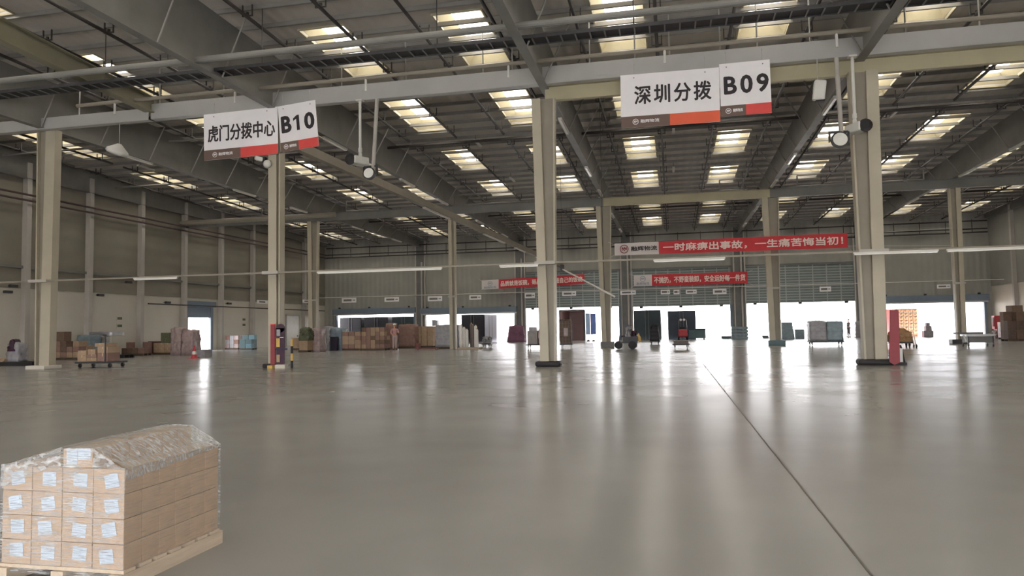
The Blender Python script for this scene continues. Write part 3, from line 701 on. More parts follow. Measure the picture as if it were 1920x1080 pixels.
p = atY(490, 301, 28.0)
r = thing('security_camera', 'white bracket camera under the B10 sign on the second near column', 'camera', (p.x, 28.3, p.z))
MB().box(-.45, -.12, -.02, -.1, .12, .16).build('camera_body', M_white, r, .04).rotation_euler = (0, .25, .3)
MB().ball((.12, -.02, -.1), .18).build('dome', M_white, r, smooth=True); MB().box(-.15, -.1, .0, .05, .1, .2).build('dark_mount', M_black, r)
MB().tube((.1, 0, .05), (GX[2]-p.x-.15, .1, .05), .03).build('arm', M_steel, r)
for k, (u, v) in enumerate(((17, 547), (27, 536), (190, 553), (316, 567), (431, 569), (243, 529))):
    a = atX(u, v, XL+.5)
    r = thing('wall_camera', 'tiny dark camera on the left wall, %s from the near end' % ORD[k], 'camera', (XL+.05, a.y, a.z), 0, 'cameras on the left wall')
    MB().box(0, -.04, -.03, .4, .04, .03).build('arm', M_steel, r); MB().box(.3, -.3, -.1, .5, .25, .08).build('camera_body', M_darkst, r, .02)

# ---------------------------------------------------------------- pallets, cartons, carts
def pallet(label, x, y, w, d, m=None, z=0, group=None, h=.14, rz=0):
    m = m or M_dwood
    r = thing('pallet', label, 'pallet', (x, y, z), rz, group)
    n = max(3, int(w/.22))
    for i in range(n):
        a = -w/2+w*i/n; MB().box(a+.01, -d/2, h-.022, a+w/n-.015, d/2, h).build('deck_board', m, r)
    for yy in (-d/2, -.05, d/2-.1): MB().box(-w/2, yy, .02, w/2, yy+.1, h-.022).build('stringer', m, r)
    for yy in (-d/2, -.05, d/2-.1): MB().box(-w/2, yy, 0, w/2, yy+.1, .02).build('bottom_board', m, r)
    return r
CART = {}
def carton(x, y, z, w, d, h, m, label, group, rz=0, tape=False):
    o = MB().box(-w/2, -d/2, 0, w/2, d/2, h).build('carton', m, None, min(.012, w*.04), loc=(x, y, z))
    o.rotation_euler.z = rz; tag(o, label, 'box', group)
    if tape: MB().box(-.03, -d/2-.003, h*.62, .03, -d/2, h).box(-.03, -d/2, h, .03, d/2, h+.003).build('packing_tape', M_tape, o)
    return o
def heap(label, group, u0, vt, u1, vb, mats, cw, ch, depth=1.2, z0=.14, pal=None, top=.35, Y=None, seed=1, jit=.06, tape=False):
    """rows of cartons on a pallet, one object each, filling the outline u0..u1 x vt..vb"""
    x0, x1, y, H = spot(u0, vt, u1, vb, Y); R = random.Random(seed); y += .05
    if pal: pallet(pal, (x0+x1)/2, y+depth/2, x1-x0, depth)
    nx = max(1, round((x1-x0)/cw)); nz = max(1, round((H-z0)/ch)); w = (x1-x0)/nx; h = (H-z0)/nz
    ny = max(1, min(2, round(depth/cw)))
    for j in range(ny):
        for i in range(nx):
            n = nz-(1 if R.random() < top else 0)-(1 if R.random() < top*.4 and nz > 2 else 0)
            for k in range(max(1, n)):
                ww = w*(1-R.random()*jit*1.2)
                carton(x0+w*(i+.5), y+depth/ny*(j+.5), z0+h*k, ww-.012, depth/ny*(1-R.random()*jit)-.01, h*.995, R.choice(mats), label, group, 0, tape and j == 0)
def wheels(r, pts, rad, m=None, w=.05):
    for x, y in pts: MB().tube((x-w/2, y, rad), (x+w/2, y, rad), rad, n=12).build('wheel', m or M_black, r)
def trolley(label, x0, x1, y, d, z=.28, post=None, m=None, wm=None, handle=True):
    r = thing('platform_trolley', label, 'trolley', ((x0+x1)/2, y+d/2, 0)); w = x1-x0
    MB().box(-w/2, -d/2, z-.09, w/2, d/2, z).build('deck', m or M_darkst, r, .01)
    wheels(r, [(sx*(w/2-.16), sy*(d/2-.14)) for sx in (-1, 1) for sy in (-1, 1)], (z-.09)/2, wm)
    for sx in (-1, 1):
        for sy in (-1, 1): MB().box(sx*(w/2-.16)-.06, sy*(d/2-.14)-.03, (z-.09)/2, sx*(w/2-.16)+.06, sy*(d/2-.14)+.03, z-.08).build('castor_fork', M_darkst, r)
    if handle:
        px = post if post is not None else w/2-.1
        MB().tube((px, -d/2+.05, z), (px, -d/2+.05, z+.95), .03).tube((px, d/2-.05, z), (px, d/2-.05, z+.95), .03).tube((px, -d/2+.05, z+.95), (px, d/2-.05, z+.95), .03).build('push_handle', m or M_darkst, r)
    return r
def wrapped(label, x0, x1, y, d, z, h, m, seed=3, cat='wrapped load', amp=.035, top=.05, taper=.05, grp=None, name='wrapped_load'):
    r = thing(name, label, cat, ((x0+x1)/2, y+d/2, z), 0, grp); w = x1-x0
    MB().lump(-w/2, -d/2, 0, w/2, d/2, h, amp, 8, top, seed, taper).build('load', m, r, smooth=True)
    mb = MB()
    for k in range(3): zz = h*(.2+.28*k); mb.box(-w/2*(1-taper*zz/h)-.012, -d/2-.012, zz, w/2*(1-taper*zz/h)+.012, d/2+.012, zz+.06)
    mb.build('film_band', M_film, r)
    return r

# foreground pallet: four layers of 4 x 6 cartons, a fifth row on top, film over all
FX0, FX1, FY0, FY1, FZ = -4.215, -3.305, 3.87, 4.82, .115
r = thing('pallet', 'pale wooden pallet under the film-wrapped cartons in the front corner', 'pallet', ((FX0+FX1)/2, (FY0+FY1)/2, 0))
PW, PD = (FX1-FX0)/2+.01, (FY1-FY0)/2+.03
for i in range(7):
    a = -PD+.02+i*(2*PD-.1)/6.4; MB().box(-PW, a, .095, PW, a+.1, .115).build('deck_board', M_wood, r)
for xx in (-PW, -.045, PW-.09):
    MB().box(xx, -PD, .02, xx+.09, PD, .093).build('stringer', M_wood, r)
    MB().box(xx, -PD, 0, xx+.09, PD, .02).build('bottom_board', M_wood, r)
CW, CD, CH = .2265, .1575, .1525
RF = random.Random(11)
def fcarton(i, j, k, x, y, z, w, d, h, label):
    o = MB().box(-w/2+.002, -d/2+.0015, 0, w/2-.002, d/2-.0015, h-.002).build('carton', M_carton, None, .004, loc=(x, y, z))
    tag(o, label, 'box', 'cartons on the film-wrapped front pallet')
    return o
for k in range(4):
    for j in range(6):
        for i in range(4):
            if not (j == 0 or i == 3 or (k == 3)): continue
            x, y, z = FX0+.002+CW*(i+.5), FY0+CD*(j+.5), FZ+CH*k
            if j == 0: lab = 'carton on the front face of the film-wrapped pallet, %s layer up, %s from the left' % (ORD[k], ORD[i])
            elif i == 3: lab = 'carton on the right side of the film-wrapped pallet, %s layer up, %s behind the corner' % (ORD[k], ORD[j-1])
            else: lab = 'carton under film on the top of the front pallet, %s from left, %s row back' % (ORD[i], ORD[j])
            o = fcarton(i, j, k, x, y, z, CW, CD, CH, lab)
            if j == 0:
                t = RF.uniform(-.2, .12); lx, lz = RF.uniform(-.02, .025), RF.uniform(.075, .09)
                M = Matrix.Translation((lx, -CD/2-.0012, lz)) @ Matrix.Rotation(t, 4, 'Y')
                lb = MB().box(-.05, -.0006, -.042, .05, .0, .042, M).build('shipping_label', M_label, o)
                mb = MB()
                for q in range(5): mb.box(-.042, -.0011, .026-.015*q, RF.uniform(.01, .042), -.0007, .029-.015*q, M)
                mb.build('print_marks', M_inkl, lb)
for j in range(6):
    x, y = FX0+CW*2.5+.0, FY0+CD*(j+.5)
    o = fcarton(2, j, 4, x, y, FZ+CH*4, CW*.98, CD, .118+.003*j, 'carton of the single top row under film on the front pallet, %s from the front' % ORD[j])
    if j == 0:
        MB().box(-.08, -CD/2-.0015, .02, -.0, -CD/2, .118).build('shipping_label', M_label, o); MB().box(.003, -CD/2-.0015, .05, .095, -CD/2, .12).build('shipping_label', M_label, o)
# film: skirt round the stack and a tent from the top row to the edges
def film_sheet():
    R = random.Random(5); g = .006
    X0, X1, Y0, Y1 = FX0-g, FX1+g, FY0-g, FY1+g
    zb, zt = .06, FZ+4*CH+.006; n = 14
    xr0, xr1, zr0, zr1 = FX0+CW*2-.004, FX0+CW*3+.002, FZ+CH*4+.126, FZ+CH*4+.142
    mb = MB()
    def J(p, a=.005): return (p[0]+R.uniform(-a, a), p[1]+R.uniform(-a, a), p[2]+R.uniform(-a, a))
    def sheet(A, B, C_, D_, na, nb, bow=0):
        gr = [[None]*(nb+1) for _ in range(na+1)]
        for i in range(na+1):
            for j in range(nb+1):
                s, t = i/na, j/nb
                p = (Vector(A)*(1-s)+Vector(B)*s)*(1-t)+(Vector(D_)*(1-s)+Vector(C_)*s)*t
                p.z -= bow*math.sin(math.pi*t)*1.0
                if 0 < i < na or 0 < j < nb: p = Vector(J(p))
                gr[i][j] = p
        for i in range(na):
            for j in range(nb): mb.quad(gr[i][j], gr[i+1][j], gr[i+1][j+1], gr[i][j+1])
    cnt = []
    def mark(k): cnt.append((k, len(mb.f)))
    sheet((X0,Y0,zb),(X1,Y0,zb),(X1,Y0,zt),(X0,Y0,zt), 14, 12); mark(1)
    sheet((X1,Y0,zb+.05),(X1,Y1,zb+.05),(X1,Y1,zt),(X1,Y0,zt), 14, 12); mark(0)
    sheet((X1,Y1,zb),(X0,Y1,zb),(X0,Y1,zt),(X1,Y1,zt), 6, 6); sheet((X0,Y1,zb),(X0,Y0,zb),(X0,Y0,zt),(X0,Y1,zt), 6, 6); mark(1)
    a, b, c, d = (xr0,Y0+.0,zr0),(xr1,Y0+.0,zr0),(xr1,Y1-.01,zr1),(xr0,Y1-.01,zr1)
    sheet(a, b, c, d, 4, 12)
    sheet((X0,Y0,zt),a,d,(X0,Y1,zt), 10, 12, 0); sheet(b,(X1,Y0,zt),(X1,Y1,zt),c, 10, 12, 0)
    sheet((X0,Y0,zt),(xr0,Y0,zt),a,(X0+.03,Y0,zt), 8, 4); sheet((xr1,Y0,zt),(X1,Y0,zt),(X1-.02,Y0,zt),b, 8, 4); mark(2)
    sheet((xr0,Y0-.004,zt),(xr1,Y0-.004,zt),b,a, 4, 4); mark(1)
    sheet((X0,Y1,zt),(X1,Y1,zt),c,d, 6, 3)
    sheet((X1+.002,Y0,zt-.075),(X1+.002,Y1,zt-.02),(X1+.001,Y1,zt),(X1+.001,Y0,zt), 14, 4)
    sheet((X0,Y0-.002,zt-.14),(X0+.36,Y0-.002,zt-.02),(X0+.36,Y0-.001,zt),(X0,Y0-.001,zt), 10, 4); mark(2)
    o = mb.build('stretch_film', M_film, None, smooth=True)
    o.data.materials.append(M_filmf); o.data.materials.append(M_filmt); p = 0
    for k, e in cnt:
        for q in range(p, e): o.data.polygons[q].material_index = k
        p = e
    return o
tag(film_sheet(), 'wrinkled clear stretch film tented over the cartons in the front corner', 'plastic film')

# ---------------------------------------------------------------- along the left wall
BR, BR2 = [M_carton2, M_carton3], [M_carton2, M_carton4, M_carton3]
x0, x1, y, h = spot(-30, 660, 60, 686)
pallet('long low dark pallet against the left edge, holding flat card and a grey bag', (x0+x1)/2, y+.7, x1-x0, 1.4, M_black, h=.2)
ypal = y+.7; p = atY(32, 674, ypal)
r = thing('rubbish_bag', 'grey sack with a dark cloth on it, standing on the leftmost low pallet', 'bag', (p.x, ypal, .2))
MB().lump(-.38, -.3, 0, .38, .3, .95, .07, 6, .05, 4, .2).build('sack', M_gfilm, r, smooth=True); MB().lump(-.3, -.34, .55, .12, .2, 1.12, .06, 5, .05, 8, .25).build('dark_cloth', M_purple, r, smooth=True)
p = atY(9, 676, ypal)
r = thing('card_sheets', 'loose flat cardboard on the leftmost low pallet', 'cardboard', (p.x, ypal-.1, .2))
for k in range(3): MB().box(-.5+.05*k, -.35, .06*k, .4+.04*k, .35, .06*k+.05).build('card_sheet', M_carton3, r)
heap('dark brown carton on the big pallet behind the leftmost near column', 'cartons behind the leftmost near column', 88, 640, 146, 675, BR2, .5, .32, 1.3, .14, 'dark pallet under cartons behind the leftmost near column', .22, seed=2)
hx, hx1, hy, hH = spot(88, 640, 146, 675); HT = (hy, hH); p0, p1, y, h = spot(103, 623, 124, 641, hy+.4)
carton((p0+p1)/2, HT[0]+.55, HT[1], .8, .6, .62, M_carton2, 'square brown carton set highest behind the leftmost near column', 'cartons behind the leftmost near column')
x0, x1, y, h = spot(143, 621, 168, 662); wrapped('grey film-wrapped stack beside the silver-topped crate by left wall', x0, x1, y, 1.1, 0, h, M_tfilm, 5)
x0, x1, y, h = spot(168, 618, 208, 664)
r = thing('mesh_cage', 'white wire cage crate with shiny silver cover by the left wall', 'crate', ((x0+x1)/2, y+.6, 0)); w = (x1-x0)/2
MB().box(-w+.06, -.5, .12, w-.06, .5, h-.35).build('load', M_offw, r, .02)
mb = MB()
for k in range(9): a = -w+2*w*k/8; mb.box(a-.015, -.56, 0, a+.015, -.54, h-.2)
for k in range(6): z = .1+(h-.35)*k/5; mb.box(-w, -.57, z, w, -.55, z+.03)
mb.build('wire_mesh', M_alu, r)
MB().lump(-w-.05, -.6, h-.26, w+.05, .6, h, .03, 6, .03, 6).build('silver_cover', M_alu, r, smooth=True)
x0, x1, y, h = spot(140, 645, 207, 690)
r = trolley('dark platform trolley loaded with brown cartons at left, post at one end', x0, x1, y, 1.1, .3, handle=False); MB().tube(((x1-x0)*.33, -.52, .3), ((x1-x0)*.33, -.52, 1.55), .03).box((x1-x0)*.33-.12, -.55, 1.5, (x1-x0)*.33+.05, -.49, 1.56).build('post', M_darkst, r)
G = 'cartons on the left platform trolley'; cw = (x1-x0-.1)
for fx, z, w, hh, m in ((.13, .3, .44, .3, M_carton3), (.13, .6, .42, .22, M_carton), (.42, .3, .5, .17, M_carton3), (.42, .47, .48, .16, M_carton4), (.42, .63, .38, .24, M_carton3), (.74, .3, .5, .4, M_carton4), (.74, .7, .5, .3, M_carton), (.66, 1.0, .5, .16, M_carton3)):
    carton(x0+.05+cw*fx, y+.5, z, w*cw/1.68, .8, hh*.99, m, 'brown carton stacked on the left platform trolley', G, 0, True)
x0, x1, y, h = spot(208, 662, 232, 671); pallet('empty black pallet on the floor right of the left trolley', (x0+x1)/2, y+.5, x1-x0, 1.0, M_black, h=.2)
heap('small brown carton in the low pile between two left wall pilasters', 'cartons in the low pile by the left wall', 226, 642, 268, 667, BR2, .45, .34, .9, .14, 'dark pallet under the low carton pile by the left wall', .5, seed=4)
x0, x1, y, h = spot(276, 640, 287, 664); carton((x0+x1)/2, y+.5, 0, x1-x0, .9, h, mat('dark_red_brown_box', (92, 62, 52), .7), 'tall dark red brown box at the end of the wrapped row by the left wall', None)
heap('brown carton in the row in front of the film-wrapped stacks near the side doorway', 'cartons near the side doorway', 286, 643, 318, 665, [M_carton, M_carton3], .55, .4, .9, .14, 'pallet under cartons near the side doorway', .0, seed=5, tape=True)
_, _, hy, hH = spot(286, 643, 318, 665); x0, x1, y, h = spot(304, 622, 320, 645, hy+.3); carton((x0+x1)/2, hy+.5, hH, x1-x0, .7, .75, M_dgreen, 'olive box on top of cartons near the side doorway', None)
x0, x1, y, h = spot(319, 616, 338, 666); wrapped('tall pinkish film-wrapped stack, left one of two near the side doorway', x0, x1, y, 1.0, 0, h, M_pfilm, 9, amp=.06)
x0, x1, y, h = spot(339, 620, 361, 666); wrapped('tall pinkish film-wrapped stack, right one of two near the side doorway', x0, x1, y, 1.0, 0, h, M_pfilm, 12, amp=.06, taper=.15)
p = atZ(364, 672, 0)
r = thing('traffic_cone', 'red and white traffic cone in front of the side doorway', 'cone', p)
MB().lathe([(.2, .03), (.15, .25)], None, 14).build('cone_band', M_firered, r); MB().lathe([(.15, .25), (.11, .45)], None, 14).build('white_band', M_white, r); MB().lathe([(.11, .45), (.04, .78)], None, 14).build('cone_band', M_firered, r); MB().box(-.25, -.25, 0, .25, .25, .03).build('base', M_firered, r)
x0, x1, y, h = spot(367, 656, 384, 669); r = thing('plastic_tub', 'low grey tub on the floor beside the traffic cone', 'tub', ((x0+x1)/2, y+.4, 0)); w = (x1-x0)/2
MB().box(-w, -.4, 0, w, .4, .08).box(-w, -.4, .08, -w+.05, .4, h).box(w-.05, -.4, .08, w, .4, h).box(-w+.05, -.4, .08, w-.05, -.35, h).box(-w+.05, .35, .08, w-.05, .4, h).build('tub_body', M_gfilm, r)
heap('pinkish grey carton in the stack right of the side doorway', 'cartons right of the side doorway', 421, 629, 446, 655, [M_pfilm, M_carton4, M_gfilm], .5, .42, .9, .12, 'pallet under cartons right of the side doorway', .3, seed=6)
heap('teal plastic crate stacked right of the side doorway', 'teal crates right of the side doorway', 448, 628, 471, 656, [M_tealbox, mat('blue_crate', (104, 140, 152), .5)], .5, .4, .9, .12, 'pallet under teal crates by the left wall', .35, seed=7)

# ---------------------------------------------------------------- at the second near column
gx, gy = GX[2], YA
r = thing('red_board', 'tall red board fixed to the second near column', 'board', (gx+.06, gy-.36, .16)); MB().box(-.1, -.04, 0, .1, .0, 1.72).build('panel', M_boardred, r); MB().box(-.11, -.05, 1.7, .11, .01, 1.74).build('top_cap', M_red, r)
r = thing('poster_stand', 'dark purple poster stand with a pictured figure beside the red board', 'stand', (gx+.42, gy-.36, .16))
MB().box(-.19, -.03, 0, .19, .03, 1.55).build('panel', M_purple, r); MB().lathe([(.19, -.03), (.19, .03)], Matrix.Translation((0, 0, 1.55)) @ Matrix.Rotation(math.pi/2, 4, 'X'), 20).build('rounded_top', M_purple, r)
MB().box(-.17, -.045, 1.22, .0, -.031, 1.5).build('face_print', M_gfilm, r, .02); MB().box(-.18, -.045, .75, -.02, -.031, 1.12).build('yellow_print', M_yellow, r); MB().box(-.17, -.05, .1, -.02, -.031, .42).build('tan_print', M_carton, r); MB().box(-.02, -.045, 1.14, .15, -.031, 1.17).build('white_print', M_white, r)
MB().box(-.2, -.06, .62, .34, -.031, .69).build('dark_band', mat('dark_blue_band', (46, 38, 66), .5), r)
tag(MB().box(-.12, -.15, 0, .12, .15, .13).build('kerb_block', M_yellow, None, .01, loc=(gx+.06, gy-.48, 0)), 'yellow block at the foot of the red board', 'block')
tag(MB().box(-.24, -.14, 0, .24, .14, .16).build('step_box', M_offw, None, .01, loc=(gx+.5, gy-.42, 0)), 'low pale box in front of the poster stand', 'box')
r = thing('bollard', 'yellow and black striped post right of the poster stand', 'bollard', (gx+.86, gy-.2, 0))
for k, (m, n) in enumerate(((M_black, 'black_band'), (M_yellow, 'yellow_band'), (M_black, 'black_band'), (M_yellow, 'yellow_band'))): MB().tube((0, 0, .31*k), (0, 0, .31*(k+1)), .055, n=12).build(n, m, r)

# ---------------------------------------------------------------- stacks between the left wall and the middle
heap('tan carton on the pallet right of the striped post', 'cartons right of the striped post', 545, 634, 557, 656, [M_carton, M_carton2], .5, .5, .9, .12, 'pallet right of the striped post', 0, seed=8)
x0, x1, y, h = spot(558, 632, 577, 656, 50); pallet('dark pallet under the green mesh bundle', (x0+x1)/2, 50.6, x1-x0-.1, 1.2); carton((x0+x1)/2, 50.6, .14, x1-x0-.15, 1.0, .72, M_carton3, 'tan box under the green mesh bundle', None)
MBl = wrapped('olive mottled mesh bundle on a tan box beside the leftmost second row column', x0+.02, x1-.02, 50.15, .9, .86, .82, M_dgreen, 21, 'bundle', .09, .15, .15, name='mesh_bundle')
x0, x1, y, h = spot(579, 613, 599, 656, 51); wrapped('tan film-wrapped stack in front of leftmost second row column', x0+.2, x1, 51, 1.1, 0, h, M_pfilm, 22, amp=.04)
x0, x1, y, h = spot(600, 612, 616, 655, 55.5); wrapped('tall grey wrapped stack just right of leftmost second row column', x0+.1, x1, 55.5, 1.1, 0, h, M_gfilm, 23, amp=.06, taper=.12)
x0, x1, y, h = spot(617, 616, 640, 657); wrapped('dark blue grey wrapped stack left of the brown carton pallets', x0, x1, y, 1.2, 0, h, M_tfilm, 24, amp=.07, taper=.1)
tag(MB().box(-.28, -.2, 0, .28, .2, 1.1).build('dark_bin', mat('dark_navy_plastic', (38, 34, 52), .5), None, .03, loc=((x0+x1)/2+.1, y-.35, 0)), 'dark navy bin in front of the blue grey wrapped stack', 'bin')
G = 'cartons on the big pallets before the first loading door'
heap('brown carton on the pallet before the first loading door, left of the tallest pile', G, 641, 622, 676, 657, [M_carton4, M_carton3, M_carton], .5, .34, 1.2, .14, 'dark pallet before the first loading door, left one', .35, seed=9)
heap('brown carton in the tallest pile before the first loading door', 'cartons in the tallest pile before the first loading door', 677, 614, 720, 657, [M_carton4, M_carton3, M_carton2], .42, .32, 1.2, .14, 'dark pallet before the first loading door, middle one', .3, seed=10)
x0, x1, y, h = spot(721, 607, 735, 655); wrapped('tall reddish wrapped column of goods with a white strap beside the capped person', x0, x1, y+.3, 1.0, 0, h, M_carton4, 25, amp=.04)
x0, x1, y, h = spot(746, 609, 777, 653); pallet('pallet under the wide brown wrapped load right of the capped person', (x0+x1)/2, y+.6, x1-x0, 1.2); wrapped('wide brown wrapped load on a pallet right of the capped person', x0, x1, y+.05, 1.1, .14, h-.14, M_carton4, 26, amp=.04)
heap('tan carton piled behind the pallet jack', 'cartons behind the pallet jack', 778, 612, 812, 652, [M_carton3, M_carton], .5, .4, 1.0, .14, 'pallet behind the pallet jack', .25, seed=11)
def jack(label, u0, u1, vb, m=M_darkst, flip=1):
    x0, x1, y, h = spot(u0, vb-25, u1, vb); w = x1-x0
    r = thing('pallet_jack', label, 'pallet jack', ((x0+x1)/2, y+.1, 0)); s = flip
    for yy in (-.2, .2): MB().box(-w/2, yy-.08, .06, w/2-.1, yy+.08, .13).build('fork', m, r)
    xe = -s*(w/2)
    MB().box(xe-.14, -.25, .06, xe+.14, .25, .5).build('pump_body', m, r, .02)
    MB().tube((xe, 0, .45), (xe-s*.35, 0, 1.15), .03).tube((xe-s*.35, -.16, 1.15), (xe-s*.35, .16, 1.15), .025).build('handle', m, r)
    wheels(r, [(xe, -.15), (xe, .15), (-xe*.85, -.2), (-xe*.85, .2)], .06)
    return r
jack('dull red hand pallet jack in front of the tan cartons', 783, 822, 656, mat('dull_red_paint', (112, 66, 62), .5))
x0, x1, y, h = spot(816, 610, 860, 655, 55.25); pallet('pallet under the pink grey wrapped load behind the second slim column', (x0+x1)/2, y+.6, x1-x0, 1.2); wrapped('wide pink grey wrapped load on a pallet around the second slim column', x0, x1, y+.05, 1.1, .14, h-.14, M_gfilm, 27, amp=.03)
x0, x1, y, h = spot(811, 601, 820, 611, 55.6); carton((x0+x1)/2, y+.2, 1.85, .42, .5, .45, M_gfilm, 'small grey box on top of the pink grey wrapped load', None)
x0, x1, y, h = spot(858, 640, 898, 655); pallet('pallet carrying upright white and brown rolls', (x0+x1)/2, y+.6, x1-x0, 1.2, M_wood)
for k, (u, vt, m, dd) in enumerate(((862, 606, M_wroll, .3), (869, 610, M_wroll, .5), (876, 614, M_wroll, .25), (884, 606, M_broll, .7), (880, 603, M_broll, .95), (892, 607, M_wroll, .35), (897, 614, M_wroll, .2))):
    px_, _, _, hh = spot(u-2, vt, u+4, 652, y); rr = .12
    px_ = min(max(px_, x0+.2), x1-.2)
    r = thing('fabric_roll', ('white' if m is M_wroll else 'brown grey')+' upright roll on the roll pallet, %s from the left' % ORD[k], 'roll', (px_, y+dd, .14), 0, 'upright rolls on the roll pallet')
    MB().lathe([(rr, 0), (rr*1.03, .3), (rr*.97, hh*.5), (rr, hh-.25), (rr*.6, hh-.16)], None, 12).build('wound_cloth', m, r, smooth=True); MB().tube((0, 0, hh-.2), (0, 0, hh-.1), .05).build('core', M_carton, r)
x0, x1, y, h = spot(902, 634, 920, 652)
trolley('small grey low trolley with a lumpy load right of the roll pallet', x0, x1, y, .9, .35, m=M_darkst, wm=M_white, handle=False); wrapped('lumpy grey bundle on the small low trolley', x0+.05, x1-.05, y+.1, .7, .35, .5, M_gfilm, 28, 'bundle', .09, name='bundle', taper=.2)
x0, x1, y, h = spot(986, 622, 1020, 654)
trolley('trolley with white wheels carrying a grey carton left of the middle near column', x0, x1, y, 1.1, .34, wm=M_white, handle=False)
w = x1-x0; carton(x0+.36*w, y+.5, .34, w*.55, .9, 1.0, mat('grey_carton', (146, 140, 138), .7), 'large grey carton on the white-wheeled trolley', None); carton(x0+.36*w, y+.5, 1.34, w*.42, .6, .28, M_gfilm, 'flat grey box on top of the large grey carton', None)
wrapped('pinkish wrapped bundle at the end of the white-wheeled trolley', x0+.68*w, x1-.04, y+.1, .9, .34, 1.05, M_pfilm, 29, 'bundle', .05, name='bundle')
x0, x1, y, h = spot(1049, 598, 1073, 654)
r = thing('roll_cage', 'tall brown roll cage on white wheels right of the middle near column', 'roll cage', ((x0+x1)/2, y+.5, 0)); w = (x1-x0)/2
MB().box(-w, -.45, .28, w, .45, .38).build('base', M_darkst, r); wheels(r, [(s*(w-.15), t*.35) for s in (-1, 1) for t in (-1, 1)], .14, M_white)
MB().box(-w+.04, -.38, .38, w-.1, .4, h-.12).build('load', M_carton2, r, .03)
mb = MB()
for k in range(7): z = .4+(h-.45)*k/6; mb.box(-w, -.44, z, w, -.41, z+.03)
for k in range(5): a = -w+2*w*k/4; mb.box(a-.015, -.46, .38, a+.015, -.43, h)
mb.build('wire_mesh', M_steel, r); MB().box(-.3*w, -.47, .9, .35*w, -.455, 1.5).build('label_sheet', M_pfilm, r)

